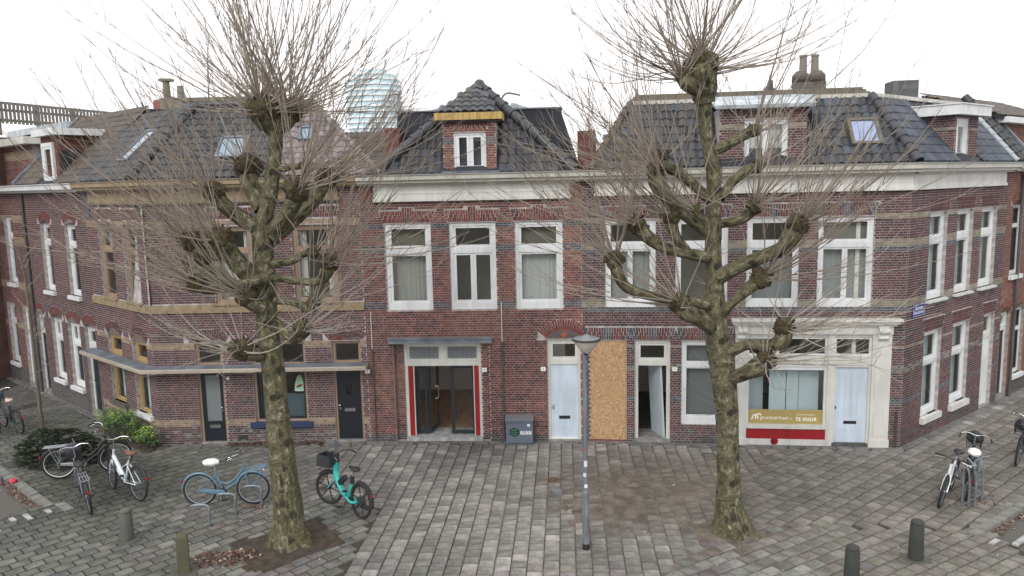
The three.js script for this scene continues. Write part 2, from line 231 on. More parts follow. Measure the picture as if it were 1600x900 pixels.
// a door with its frame, fanlight and leaf; o: {leaf mat, glass:[u0,u1,v0,v1], mail v, tr:[v0,v1]}
function makeDoor(root, M, u0, u1, v0, v1, o = {}) {
  const mat = o.mat ?? MAT.cream, w = o.w ?? -0.08, fw = o.fw ?? 0.07, d = 0.1, tr = o.tr;
  const bars = [[u0, u0 + fw, v0, v1, w - d, w], [u1 - fw, u1, v0, v1, w - d, w], [u0 + fw, u1 - fw, v1 - fw, v1, w - d, w], [u0 + fw, u1 - fw, tr[0], tr[1], w - d, w + 0.01]];
  const f = part('door_frame', boxes(...bars), mat, root, M);
  const fl = [u0 + fw + 0.002, u1 - fw - 0.002, tr[1] + 0.002, v1 - fw - 0.002], s = o.fs ?? 0.05;
  part('fanlight', boxes([fl[0], fl[0] + s, fl[2], fl[3], w - 0.08, w - 0.02], [fl[1] - s, fl[1], fl[2], fl[3], w - 0.08, w - 0.02], [fl[0] + s, fl[1] - s, fl[3] - s, fl[3], w - 0.08, w - 0.02], [fl[0] + s, fl[1] - s, fl[2], fl[2] + s, w - 0.08, w - 0.02]), o.fanMat ?? mat, f);
  part('pane', new THREE.PlaneGeometry(fl[1] - fl[0] - 2 * s, fl[3] - fl[2] - 2 * s).translate((fl[0] + fl[1]) / 2, (fl[2] + fl[3]) / 2, w - 0.05), glass, f);
  if (o.leaf) {
    const a = u0 + fw + 0.003, b = u1 - fw - 0.003, c = v0 + 0.03, e = tr[0] - 0.003, g = o.glass;
    const lw = w - 0.03;
    const geo = g ? [[a, b, c, g[2], lw - 0.045, lw], [a, b, g[3], e, lw - 0.045, lw], [a, g[0], g[2], g[3], lw - 0.045, lw], [g[1], b, g[2], g[3], lw - 0.045, lw]] : [[a, b, c, e, lw - 0.045, lw]];
    const leaf = part('door', boxes(...geo), o.leaf, root, M);
    if (o.boards) { const n = o.boards; for (let i = 0; i < n; i++) part('plank', boxes([a + 0.1 + (b - a - 0.2) * i / n + 0.004, a + 0.1 + (b - a - 0.2) * (i + 1) / n - 0.004, c + 0.3, e - 0.12, lw + 0.0005, lw + 0.007]), o.leaf, leaf); }
    if (g) part('pane', new THREE.PlaneGeometry(g[1] - g[0], g[3] - g[2]).translate((g[0] + g[1]) / 2, (g[2] + g[3]) / 2, lw - 0.02), o.dglass ?? glass, leaf);
    const mc = (a + b) / 2, mv = o.mail; if (mv) part('letterbox', boxes([mc - 0.15, mc + 0.15, mv - 0.045, mv + 0.045, lw, lw + 0.014]), o.mailMat ?? MAT.steel, leaf);
    const hu = o.handleR ? b - 0.06 : a + 0.06; part('handle', merge([new THREE.SphereGeometry(0.03, 10, 8).translate(hu, v0 + 1.0, lw + 0.05), rod([hu, v0 + 1, lw], [hu, v0 + 1, lw + 0.05], 0.012), box(hu - 0.02, hu + 0.02, v0 + 0.86, v0 + 0.94, lw, lw + 0.008)]), MAT.chrome, leaf);
    if (o.foot) part('kickboard', boxes([a, b, c, c + 0.05, lw + 0.001, lw + 0.02]), o.foot, leaf);
    part('threshold', boxes([u0, u1, v0 - 0.1, v0 + 0.028, w - d, w + 0.1]), o.stepMat ?? MAT.concrete, root, M);
  }
  return f;
}
// Dutch pantile: an S-shaped sheet with thickness, lying along +y, curved across x
function panGeo(wd, ln, h, th, seg = 8) {
  const P = [], N = seg; const prof = (t) => h * (0.5 + 0.5 * Math.sin(t * Math.PI * 2 - 0.9)) - (t > 0.86 ? (t - 0.86) * h * 1.2 : 0);
  const pos = [], idx = []; const rows = [[0, 0], [ln, -th * 0.4]];
  for (const [y, dz] of rows) for (let i = 0; i <= N; i++) { const t = i / N; pos.push((t - 0.5) * wd, y, prof(t) + th + dz); }
  for (let i = 0; i <= N; i++) { const t = i / N; pos.push((t - 0.5) * wd, 0, prof(t)); }
  for (let i = 0; i < N; i++) { const a = i, b = i + 1, c = N + 1 + i, d = c + 1; idx.push(a, b, d, a, d, c); const e = 2 * (N + 1) + i; idx.push(e, e + 1, b, e, b, a); }
  const g = new THREE.BufferGeometry(); g.setAttribute('position', new THREE.Float32BufferAttribute(pos, 3)); g.setIndex(idx); const q = g.toNonIndexed(); q.computeVertexNormals(); return uvBox(q);
}
const inPoly = (p, x, y) => { let c = false; for (let i = 0, j = p.length - 1; i < p.length; j = i++) if ((p[i][1] > y) !== (p[j][1] > y) && x < (p[j][0] - p[i][0]) * (y - p[i][1]) / (p[j][1] - p[i][1]) + p[i][0]) c = !c; return c; };
const tileMats = new Map(); let tileRough = 0.42;
function tileMat(c) { const k = c.join(); if (!tileMats.has(k)) tileMats.set(k, std(c, 0.34 + 0.3 * hash(tileMats.size, 3, 9), { bump: RB, bs: 0.002 })); return tileMats.get(k); }
const tileShared = std([1, 1, 1], 0.38);
const PT = { dark: [[0.034, 0.037, 0.044], [0.024, 0.026, 0.032], [0.050, 0.054, 0.064], [0.040, 0.042, 0.047], [0.062, 0.060, 0.056], [0.030, 0.032, 0.038], [0.046, 0.046, 0.044]], brown: [[0.06, 0.045, 0.034], [0.085, 0.062, 0.045], [0.045, 0.037, 0.03]], rosy: [[0.19, 0.16, 0.16], [0.14, 0.115, 0.12], [0.24, 0.195, 0.195], [0.11, 0.095, 0.10], [0.21, 0.15, 0.15]], blue: [[0.045, 0.055, 0.075], [0.06, 0.072, 0.095], [0.035, 0.042, 0.058]] };
// slope frame: matrix whose x runs along the eave, y up the slope, z out of it
function slopeM(M, u, v, w, rise, run) { const th = Math.atan2(rise, run); return M.clone().multiply(new THREE.Matrix4().makeTranslation(u, v, w)).multiply(new THREE.Matrix4().makeRotationX(th - Math.PI / 2)); }
function tileSlope(list, S, poly, tw, tl, pal, geoScale, skip = () => false, jit = 0.012) {
  const xs = poly.map((p) => p[0]), ys = poly.map((p) => p[1]), x0 = Math.min(...xs), x1 = Math.max(...xs), y1 = Math.max(...ys);
  for (let r = 0; r * tl < y1; r++) for (let k = 0; x0 + k * tw < x1; k++) {
    const x = x0 + (k + 0.5) * tw, y = r * tl; if (!inPoly(poly, x, y + tl * 0.5) || skip(x, y + tl * 0.5)) continue;
    list.push({ m: S.clone().multiply(trs(x + rr(-0.004, 0.004), y, 0.012 + rr(0, 0.005), -0.05 + rr(-jit, jit), rr(-jit, jit), rr(-jit, jit), 1, 1, 1)), c: pick(pal) });
  }
}
const panel = (poly, t) => prism(poly, t).translate(0, 0, -t - 0.004);
// half-round ridge tiles along a line in the thing's space
function ridge(root, a, b, r, n, mat, name = 'ridge_tile') {
  const A = V3(...a), B = V3(...b), d = B.clone().sub(A), l = d.length() / n; d.normalize();
  const g = merge([new THREE.CylinderGeometry(r * 0.86, r, l * 1.06, 12), new THREE.CylinderGeometry(r * 1.12, r * 1.12, l * 0.16, 12).translate(0, -l * 0.45, 0), new THREE.CircleGeometry(r, 12).rotateX(Math.PI / 2).translate(0, -l * 0.53, 0)]);
  const q = new THREE.Quaternion().setFromUnitVectors(V3(0, 1, 0), d);
  for (let i = 0; i < n; i++) part(name, g, mat, root, new THREE.Matrix4().compose(A.clone().addScaledVector(d, (i + 0.5) * l), q, V3(1, 1, 1)));
}
const xf = (M, u, v, w) => V3(u, v, w).applyMatrix4(M).toArray();

// ---------------------------------------------------------------- ground
struct('ground', new THREE.PlaneGeometry(1600, 1600).rotateX(-Math.PI / 2).translate(0, -0.075, -300), std([0.10, 0.095, 0.085], 1));

function interior(root, M, u0, u1, w0, w1, floor = MAT.floorwood, top = 6.95, storey = 3.28, rear = null) { // closed rooms behind the front: w1 (back) < w0 (front)
  part('room', boxes([u0, u1, storey + 0.23, top - 0.01, -2.6, -2.5], ...(rear ? [[u0, rear[0], -0.1, storey, w1 - 0.1, w1], [rear[1], u1, -0.1, storey, w1 - 0.1, w1], [rear[0], rear[1], -0.1, rear[2], w1 - 0.1, w1], [rear[0], rear[1], rear[3], storey, w1 - 0.1, w1]] : [[u0, u1, -0.1, storey, w1 - 0.1, w1]]), [u0 - 0.1, u0, -0.1, top, w1, w0], [u1, u1 + 0.1, -0.1, top, w1, w0], [u0, u1, storey, storey + 0.22, w1, w0], [u0, u1, top, top + 0.1, w1 - 0.1, w0]), MAT.interior, root, M);
  part('room_floor', boxes([u0, u1, -0.08, 0.02, w1, w0]), floor, root, M);
}
function cornice(root, M, u0, u1, o = {}) { // gutter on a moulded frieze
  const a = o.e0 ?? 0.1, b = o.e1 ?? 0.1, f0 = o.f0 ?? u0, f1 = o.f1 ?? u1, fv = o.fv ?? 6.6, gm = o.gm ?? MAT.gutter, fm = o.fm ?? MAT.frieze;
  part('gutter', boxes([u0 - a, u1 + b, 7.12, 7.24, 0, 0.34], [u0 - a, u1 + b, 7.24, 7.262, 0, 0.37], [u0 - a + 0.02, u1 + b - 0.02, 7.04, 7.12, 0, 0.27], [u0, u1, 6.99, 7.04, 0, 0.16]), gm, root, M);
  part('frieze_board', boxes([f0, f1, fv + 0.08, 6.99, 0, 0.07], [f0 - 0.03, f1 + 0.03, fv, fv + 0.08, 0, 0.10], [f0, f1, fv + 0.2, fv + 0.225, 0.07, 0.08], [f0, f1, 6.86, 6.89, 0.07, 0.08]), fm, root, M);
  part('lead_edge', boxes([u0 - a, u1 + b, 7.262, 7.275, -0.15, 0.38]), MAT.lead, root, M);
}
function plate(root, M, u, v, text, w = 0.13, h = 0.11) {
  const c = document.createElement('canvas'); c.width = 64; c.height = 56; const g = c.getContext('2d'); g.fillStyle = '#e8e8e4'; g.fillRect(0, 0, 64, 56); g.fillStyle = '#222'; g.font = 'bold 34px sans-serif'; g.textAlign = 'center'; g.fillText(text, 32, 41);
  const t = new THREE.CanvasTexture(c); t.colorSpace = THREE.SRGBColorSpace; const m = new THREE.MeshStandardMaterial({ map: t, roughness: 0.4 });
  const geo = new THREE.BoxGeometry(w, h, 0.012).translate(u, v, 0.022); part('number_plate', geo, [MAT.plate, MAT.plate, MAT.plate, MAT.plate, m, MAT.plate], root, M);
}

// ---------------------------------------------------------------- HOUSE B: red brick house in the middle
{
  const R = thing('brick_house', 'red brick house in the middle with three white upper windows and pointed black roof', 'house', -2.85, 0, 0);
  const M = wallM(FB, -2.85, 0), L = [], S = PAL.slate; PAL.red.alt = PAL.orange;
  const flat = [[0.63, 1.87, 6.0, 0.31, true], [2.36, 3.59, 6.0, 0.31, true], [4.10, 5.35, 6.0, 0.31, true]], dA = [5.35, 0.92, 2.85, 0.22, 0.29];
  brickWall(R, FB, M, L, { u0: 0, u1: 5.85, v0: 0, v1: 7.1, pal: PAL.red, mortar: MAT.mortarB, archPal: PAL.red.slice(0, 4),
    holes: [[0.63, 1.87, 3.66, 5.98], [2.36, 3.59, 3.66, 5.98], [4.10, 5.35, 3.66, 5.98], [0.72, 3.33, -0.02, 2.74], [4.91, 5.79, 0, 2.82], [0.39, 5.57, 6.6, 7.1]],
    bands: [[5.82, 6.0, S], [5.2, 5.38, S], [3.68, 3.87, S], [0, 0.2, PAL.plinth]], flat, arch: [dA] });
  tympanum(R, M, dA, std([0.10, 0.085, 0.085], 0.9), -0.01); part('ornament', boxes([-0.07, 0.07, -0.07, 0.07, 0, 0.03]).rotateZ(Math.PI / 4).translate(5.35, 2.95, -0.005), MAT.terracotta, R, M);
  brickWall(R, FB, M, L, { u0: 0.66, u1: 3.39, v0: 0, v1: 2.8, w: -0.13, t: 0.12, pal: PAL.red, mortar: MAT.mortarB, holes: [[0.99, 3.10, -0.02, 2.73]], bands: [[0, 0.2, PAL.plinth]] });
  placeMany(R, L, unitBox, 'brick', 'brickwork', brickMat, brickShared);
  interior(R, M, 0.1, 5.75, -0.22, -5.2, MAT.floorwood, 6.95, 3.28, [2.95, 5.5, 0.3, 3.1]); part('rear_window', boxes([2.95, 3.03, 0.3, 3.1, -5.28, -5.2], [5.42, 5.5, 0.3, 3.1, -5.28, -5.2], [3.03, 5.42, 0.3, 0.38, -5.28, -5.2], [3.03, 5.42, 3.02, 3.1, -5.28, -5.2], [4.2, 4.28, 0.38, 3.02, -5.28, -5.2]), MAT.white, R, M);  // rear opening and its frame are added to bring daylight onto the shop floor
  const tr = [5.17, 5.31], w = { tr, fw: 0.09, sash: 0.075, sillH: 0.17, w: -0.045 };
  makeWindow(R, M, 0.63, 1.87, 3.66, 5.98, { ...w, toneSheet: [3.7, 5.2, std([0.36, 0.35, 0.32], 0.9)], blind: [0.28, std([0.17, 0.155, 0.12], 0.9)] }); makeWindow(R, M, 2.36, 3.59, 3.66, 5.98, { ...w, pair: true }); makeWindow(R, M, 4.10, 5.35, 3.66, 5.98, { ...w, toneSheet: [3.7, 5.2, std([0.48, 0.48, 0.46], 0.9)], blind: [0.28, std([0.14, 0.13, 0.105], 0.9)] });  // sheets added behind the outer two windows, toned to paint light in the panes
  // shop entrance
  part('lintel', boxes([0.63, 3.43, 2.76, 2.88, -0.12, 0.16], [0.61, 3.45, 2.88, 2.905, -0.1, 0.19]), MAT.lead, R, M);
  const W = -0.16, fr = part('shop_frame', boxes([0.99, 1.08, 0.03, 2.73, W - 0.1, W], [3.03, 3.10, 0.03, 2.73, W - 0.1, W], [1.08, 3.03, 2.66, 2.73, W - 0.1, W], [1.08, 3.03, 2.08, 2.22, W - 0.1, W + 0.01], [1.99, 2.13, 2.22, 2.66, W - 0.1, W]), MAT.cream, R, M);
  for (const [a, b] of [[1.08, 1.99], [2.13, 3.03]]) {
    part('sash', boxes([a + 0.002, a + 0.05, 2.222, 2.658, W - 0.08, W - 0.02], [b - 0.05, b - 0.002, 2.222, 2.658, W - 0.08, W - 0.02], [a + 0.05, b - 0.05, 2.61, 2.658, W - 0.08, W - 0.02], [a + 0.05, b - 0.05, 2.222, 2.27, W - 0.08, W - 0.02]), MAT.cream, fr);
    part('leaded_pane', new THREE.PlaneGeometry(b - a - 0.1, 0.34).translate((a + b) / 2, 2.44, W - 0.05), leaded, fr);
    const bars = []; for (let i = 1; i < 6; i++) bars.push([a + 0.05 + (b - a - 0.1) * i / 6 - 0.004, a + 0.05 + (b - a - 0.1) * i / 6 + 0.004, 2.27, 2.61, W - 0.047, W - 0.04]); for (const v of [2.355, 2.44, 2.525]) bars.push([a + 0.05, b - 0.05, v - 0.004, v + 0.004, W - 0.046, W - 0.039]);
    part('lead_came', boxes(...bars), MAT.lead, fr);
  }
  for (const [a, b] of [[1.085, 1.22], [2.90, 3.025]]) part('red_panel', boxes([a, b, 0.1, 2.078, W - 0.06, W - 0.015]), MAT.red, R, M).userData.label = 'red painted board beside the shop door';
  for (const [a, b] of [[1.222, 1.245], [2.875, 2.898]]) part('trim', boxes([a, b, 0.1, 2.078, W - 0.08, W]), MAT.cream, R, M);
  part('doorstep', boxes([0.99, 3.10, -0.05, 0.095, -0.9, -0.05]), std([0.55, 0.56, 0.56], 0.7, { map: M2 }), R, M);
  const dm = std([0.02, 0.028, 0.034], 0.35), D = -0.32;
  for (const [a, b] of [[1.25, 1.56], [2.22, 2.87]]) { const l = part('shop_door', boxes([a, a + 0.09, 0.1, 2.06, D - 0.05, D], [b - 0.06, b, 0.1, 2.06, D - 0.05, D], [a + 0.09, b - 0.06, 1.97, 2.06, D - 0.05, D], [a + 0.09, b - 0.06, 0.1, 0.19, D - 0.05, D]), dm, R, M); part('pane', new THREE.PlaneGeometry(b - a - 0.15, 1.78).translate((a + b) / 2 + 0.015, 1.08, D - 0.03), glass, l); }
  { const l = part('shop_door', boxes([0, 0.09, 0.1, 2.06, 0, 0.05], [0.68, 0.76, 0.1, 2.06, 0, 0.05], [0.09, 0.68, 1.97, 2.06, 0, 0.05], [0.09, 0.68, 0.1, 0.2, 0, 0.05]).rotateY(Math.PI * 0.44).translate(1.58, 0, D - 0.05), dm, R, M); l.userData.label = 'dark glazed shop door standing open'; part('handle', pipe([[1.68, 0.95, D - 0.6], [1.75, 0.95, D - 0.62], [1.75, 1.3, D - 0.62], [1.68, 1.3, D - 0.6]], 0.014), MAT.chrome, l); }
  { const q = part('wall_panel', boxes([1.9, 2.4, 1.15, 1.7, -5.2, -5.17], [1.98, 2.32, 1.23, 1.62, -5.17, -5.165]), MAT.plate, R, M); q.userData.label = 'white framed hatch at the back of the shop'; }
  for (const [u, v] of [[0.16, 3.62], [3.70, 3.85]]) { part('downpipe', merge([rod([u, 0, 0.03], [u, v * 0.72, 0.03], 0.022)]), MAT.concreteDark, R, M); part('conduit', rod([u, v * 0.72, 0.02], [u, v, 0.02], 0.009), MAT.plate, R, M); }
  makeDoor(R, M, 4.91, 5.79, 0, 2.82, { tr: [2.12, 2.25], leaf: MAT.doorwhite, boards: 5, mail: 0.64, mailMat: MAT.black, foot: MAT.plate, w: -0.06, fs: 0.07 });
  plate(R, M, 4.79, 2.01, '3'); plate(R, M, 3.2, 2.0, '5'); plate(R, M, 0.0, 1.98, '7');
  // cornice
  cornice(R, M, 0, 5.85, { f0: 0.4, f1: 5.55, fv: 6.56 });
  for (const [a, b] of [[0.05, 0.32], [5.64, 5.84]]) part('bracket', boxes([a, b, 6.6, 6.98, 0.004, 0.05]), std(PAL.red[1], 0.9), R, M);
  // roof: a hipped front slope coming to a point
  const sl = slopeM(M, 0, 7.26, 0.1, 2.33, 1.55), len = Math.hypot(2.33, 1.55), poly = [[0.42, 0], [5.72, 0], [3.14, len]];
  part('roof', panel(poly, 0.08), MAT.bitumen, R, sl);
  const TL = []; const geo = panGeo(0.235, 0.33, 0.045, 0.02); tileSlope(TL, sl, [[0.46, -0.1], [5.68, -0.1], [3.14, len - 0.06]], 0.205, 0.26, PT.dark, 1, (x, y) => x > 2.28 && x < 3.66 && y < 1.62);
  // dormer
  const dz = 0.02, DL = [];
  brickWall(R, FB, M, DL, { u0: 2.28, u1: 3.66, v0: 7.3, v1: 8.6, w: dz, t: 0.2, pal: PAL.orange.concat(PAL.red.slice(0, 2)), mortar: MAT.mortarB, holes: [[2.56, 3.40, 7.3, 8.3]], bands: [[8.0, 8.2, S]], flat: [[2.6, 3.36, 8.33, 0.19, false]], back: false });
  placeMany(R, DL, unitBox, 'dormer_brick', 'dormer_brickwork', brickMat, brickShared, 120);
  part('dormer', boxes([2.28, 2.56, 7.2, 8.6, dz - 0.2, dz], [3.40, 3.66, 7.2, 8.6, dz - 0.2, dz], [2.56, 3.40, 8.3, 8.6, dz - 0.2, dz], [2.28, 2.42, 7.3, 8.6, -1.3, dz - 0.2], [3.52, 3.66, 7.3, 8.6, -1.3, dz - 0.2], [2.42, 3.52, 7.35, 8.6, -1.35, -1.25]), MAT.mortarB, R, M);
  makeWindow(R, M, 2.56, 3.40, 7.31, 8.3, { pair: true, fw: 0.05, sash: 0.085, sillH: 0.06, w: dz - 0.03, mat: MAT.white });
  part('dormer_board', boxes([2.10, 3.84, 8.62, 8.80, -1.2, 0.22]), MAT.yellowboard, R, M); part('dormer_soffit', boxes([2.2, 3.74, 8.57, 8.62, -1.2, 0.16]), MAT.black, R, M);
  part('lead_apron', boxes([2.2, 3.74, 7.265, 7.32, -0.05, 0.14]), MAT.lead, R, M);
  const s2 = slopeM(M, 0, 8.81, 0.14, 0.75, 1.2), l2 = Math.hypot(0.75, 1.2); part('dormer_roof', panel([[2.12, 0], [3.82, 0], [3.2, l2], [2.9, l2]], 0.05), MAT.bitumen, R, s2); tileSlope(TL, s2, [[2.2, -0.05], [3.74, -0.05], [3.16, l2 + 0.1], [3.0, l2 + 0.1]], 0.205, 0.26, PT.dark);
  placeMany(R, TL, geo, 'roof_tile', 'roof_tiles', tileMat, tileShared);
  const ap = xf(sl, 3.14, len + 0.02, 0.12), rm = tileMat(PT.dark[2]);
  ridge(R, xf(sl, 0.45, 0, 0.09), ap, 0.135, 11, rm); ridge(R, xf(sl, 5.7, 0, 0.09), ap, 0.135, 11, rm); ridge(R, [ap[0], ap[1], ap[2]], [ap[0], ap[1], ap[2] - 4], 0.12, 10, rm);
  part('ridge_cap', new THREE.SphereGeometry(0.15, 14, 10).translate(...ap), rm, R);
  part('roof', prism([[0.5, 7.25], [5.7, 7.25], [3.14, 9.5]], 4).translate(0, 0, -5.4), MAT.bitumen, R, M);
  // black felted storey behind
  part('rear_attic', merge([prism([[0.55, 7.2], [5.95, 7.2], [5.34, 9.06], [0.66, 9.06]], 6).translate(0, 0, -8.2)]), MAT.bitumen, R, M);
  part('attic_edge', boxes([0.6, 5.4, 9.06, 9.10, -8.2, -2.16]), MAT.lead, R, M);
  for (const [a, b, c] of [[0.9, 1.9, 2.15], [3.65, 3.88, 4.9]]) part('roof_light', prism([[a, 9.1], [c, 9.1], [b, 9.42]], 1.6).translate(0, 0, -5.4), MAT.zinc, R, M);
  part('vent_pipe', pipe([[3.66, 9.0, -2.6], [3.66, 9.42, -2.6], [3.8, 9.56, -2.6], [4.2, 9.5, -2.6]], 0.03), MAT.lead, R, M);
  // chimney on the left party wall
  const ch = part('chimney', boxes([0.42, 0.80, 7.3, 8.5, -2.1, -1.6], [0.39, 0.83, 8.5, 8.58, -2.13, -1.57]), std([0.22, 0.07, 0.055], 0.9, { map: M2 }), R, M);
  part('chimney_pot', merge([cyl(0.1, 0.09, 0.55).translate(0.6, 8.95, -2.6), cyl(0.14, 0.14, 0.05).translate(0.6, 9.62, -2.6), cyl(0.09, 0.09, 0.1).translate(0.6, 9.5, -2.6)]), MAT.galv, ch);
}

// ---------------------------------------------------------------- HOUSE A: purple brick corner house with ochre trim
{
  const R = thing('corner_house', 'dark purple brick corner house with ochre bands, brown windows and a canopy round the corner', 'house', -8.7, 0, 0.27);
  const M = wallM(FA, -8.7, 0.27), N = wallM(FAW, -8.7, 0.27), L = [], L2 = [], LA = FA.L, LW = FAW.L, B0 = 10.35; PAL.purple.alt = PAL.wine;
  const arcs = [[1.525, 0.95, 2.86, 0.14, 0.22], [3.43, 1.5, 2.86, 0.17, 0.22], [5.3, 0.9, 2.86, 0.16, 0.22]];
  const bands = [[0.5, 0.68, PAL.ochre], [2.64, 2.83, PAL.ochre], [6.0, 6.19, PAL.ochre], [0, 0.5, PAL.dirty.concat(PAL.purple)]];
  brickWall(R, FA, M, L, { u0: 0, u1: LA, v0: 0, v1: 7.1, pal: PAL.purple, mortar: MAT.mortarA, bands, arch: arcs, archPal: PAL.purple,
    holes: [[1.83, 2.91, 3.9, 6.0], [3.99, 5.18, 3.9, 6.0], [-0.1, LA, 3.68, 3.9], [1.15, 1.9, 0, 2.84], [2.7, 4.17, 0.55, 2.84], [4.9, 5.7, 0, 2.84], [-0.1, 5.3, 6.64, 7.1]], flat: [[1.85, 2.9, 6.2, 0.3, false, PAL.wine], [4.0, 5.17, 6.2, 0.3, false, PAL.wine]] });
  const arw = [[11.62, 0.95, 2.82, 0.18, 0.22], [13.3, 0.95, 2.82, 0.18, 0.22]];
  brickWall(R, FAW, N, L2, { u0: B0, u1: LW, v0: 0, v1: 7.1, pal: PAL.purple, mortar: MAT.mortarA, bands, arch: arw,
    holes: [[11.15, 12.1, 3.9, 6.08], [12.85, 13.75, 3.9, 6.08], [B0, LW + 0.1, 3.68, 3.9], [11.15, 12.1, 0.8, 2.82], [12.85, 13.75, 0.75, 2.82], [10.8, LW + 0.1, 6.64, 7.1]], flat: [[11.2, 12.05, 6.2, 0.3, false, PAL.wine], [12.9, 13.7, 6.2, 0.3, false, PAL.wine]] });
  placeMany(R, L.concat(L2), unitBox, 'brick', 'brickwork', brickMat, brickShared);
  const brickTymp = std([0.28, 0.10, 0.07], 0.9, { map: M2 });
  for (const a of arcs) tympanum(R, M, a, brickTymp); for (const a of arw) tympanum(R, N, a, std([0.34, 0.2, 0.14], 0.9, { map: M2 }));
  interior(R, M, 0.5, LA - 0.1, -0.22, -5); interior(R, N, B0 + 0.1, LW - 0.2, -0.22, -3.2);
  const bw = { mat: MAT.brown, tr: [5.28, 5.38], fw: 0.09, sash: 0.055, sillH: 0.08, w: -0.08 };
  makeWindow(R, M, 1.83, 2.91, 3.9, 6.0, { ...bw, blind: [0.55, MAT.curtain, 3.95], drapes: [-1, 1] }); makeWindow(R, M, 3.99, 5.18, 3.9, 6.0, { ...bw, drapes: [-1, 1] });
  makeWindow(R, N, 11.15, 12.1, 3.9, 6.08, { ...bw, blind: [0.3, MAT.curtain] }); makeWindow(R, N, 12.85, 13.75, 3.9, 6.08, { ...bw, blind: [0.3, MAT.curtain] });
  // stone sill bands
  part('sill_band', boxes([0, LA, 3.68, 3.9, -0.1, 0.05], [1.75, 3.0, 3.88, 3.93, -0.1, 0.09], [3.9, 5.28, 3.88, 3.93, -0.1, 0.09]), MAT.stone, R, M); part('sill_band', boxes([B0, LW + 0.02, 3.68, 3.9, -0.1, 0.05], [11.05, 12.2, 3.88, 3.93, -0.1, 0.09], [12.75, 13.85, 3.88, 3.93, -0.1, 0.09]), MAT.stone, R, N);
  // doors and shop window below
  const dk = { mat: MAT.brown, fanMat: MAT.brown, leaf: MAT.navy, tr: [2.06, 2.26], w: -0.07, fs: 0.02 };
  makeDoor(R, M, 1.15, 1.9, 0.02, 2.84, { ...dk, glass: [1.32, 1.73, 0.62, 1.92], dglass: leaded, mail: 0.47, mailMat: MAT.chrome, handleR: true }); makeDoor(R, M, 4.9, 5.7, 0.02, 2.84, { ...dk, glass: [5.22, 5.36, 1.3, 1.62], mail: 0.88, mailMat: MAT.chrome });
  makeWindow(R, M, 2.7, 4.17, 0.6, 2.84, { mat: MAT.brown, sashMat: MAT.navy, tr: [2.06, 2.26], fw: 0.07, sash: 0.05, sillH: 0.06, w: -0.07, blind: [0.3, std([0.07, 0.10, 0.115], 0.9), 0.66], upCols: 2 }).userData.label = 'brown framed shop window with dark inner frame';
  part('shop_sill', boxes([2.58, 4.28, 0.46, 0.6, -0.06, 0.1]), std([0.02, 0.035, 0.09], 0.5), R, M);
  { // bottle-shaped sheet hanging in the shop window
    const s = prism([[3.98, 1.42], [4.26, 1.42], [4.25, 1.62], [4.21, 1.78], [4.17, 1.86], [4.08, 1.86], [4.04, 1.76], [3.99, 1.62]], 0.006).translate(-0.2, 0, -0.15);
    const p = part('poster', s, std([0.45, 0.62, 0.42], 0.6), R, M); p.userData.label = 'pale green bottle shaped sheet with a dark red shape'; part('print', new THREE.SphereGeometry(1, 14, 8).scale(0.09, 0.035, 0.004).rotateZ(0.45).translate(3.92, 1.57, -0.142), std([0.25, 0.03, 0.05], 0.6), p);
    part('print', boxes([3.785, 4.055, 1.42, 1.45, -0.1435, -0.141]), MAT.plate, p);
  }
  const gw = { mat: MAT.ochre, fw: 0.09, sash: 0.045, sillH: 0.05, w: -0.09 };
  makeWindow(R, N, 11.15, 12.1, 0.8, 2.82, { ...gw, tr: [2.0, 2.3], drapes: [1] , blind: [0.5, std([0.55, 0.62, 0.66], 0.9), 0.85] }); makeWindow(R, N, 12.85, 13.75, 0.75, 2.82, { ...gw, tr: [2.0, 2.3], blind: [0.55, std([0.60, 0.70, 0.76], 0.9), 0.8] });
  part('window_sill', boxes([11.05, 12.2, 0.68, 0.8, -0.08, 0.1]), MAT.concreteDark, R, N); part('window_sill', boxes([12.75, 13.85, 0.63, 0.75, -0.08, 0.1]), MAT.white, R, N);
  // canopy that turns the corner
  const cp = FA.at(0), tp = (F, u, w) => { const [x, z] = F.at(u, w); return [x + 8.7, z - 0.27]; }, dep = 0.42;
  const k = Math.tan((FA.th - FAW.th) / 2) * 0, inner = [tp(FA, LA, 0.0), tp(FA, 0, 0), tp(FAW, 10.05, 0)], outer = [tp(FAW, 10.05, dep), tp(FAW, LW + 0.13, dep), tp(FA, -0.13, dep), tp(FA, LA + 0.02, dep)];
  const ring = [...inner, ...outer], shp = new THREE.Shape(ring.map((q) => new THREE.Vector2(q[0], -q[1])));
  part('canopy', uvBox(new THREE.ExtrudeGeometry(shp, { depth: 0.085, bevelEnabled: true, bevelSize: 0.025, bevelThickness: 0.015, bevelSegments: 2 }).rotateX(-Math.PI / 2).translate(0, 2.12, 0)), paint([0.44, 0.39, 0.32]), R);
  part('canopy_lead', uvBox(new THREE.ExtrudeGeometry(shp, { depth: 0.012, bevelEnabled: false }).rotateX(-Math.PI / 2).translate(0, 2.222, 0)), MAT.lead, R);
  part('cellar_grate', boxes([2.2, 2.45, 0.12, 0.24, 0, 0.012]), MAT.darkmetal, R, M); part('doorbell', cyl(0.045, 0.045, 0.02).rotateX(Math.PI / 2).translate(2.02, 1.86, 0.03), MAT.plate, R, M);
  // ochre frieze and gutter
  cornice(R, M, 0, LA, { f0: 0, f1: 5.3, fv: 6.64, fm: MAT.stone, gm: paint([0.36, 0.27, 0.16], 0.6), e0: 0.12, e1: 0 }); cornice(R, N, B0, LW, { f0: 10.8, f1: LW, fv: 6.64, fm: MAT.stone, gm: paint([0.36, 0.27, 0.16], 0.6), e1: 0.12, e0: 0 });
  part('quoin', boxes([B0 + 0.03, 10.72, 6.2, 7.0, 0.004, 0.04]), std(PAL.slate[0], 0.9), R, N);
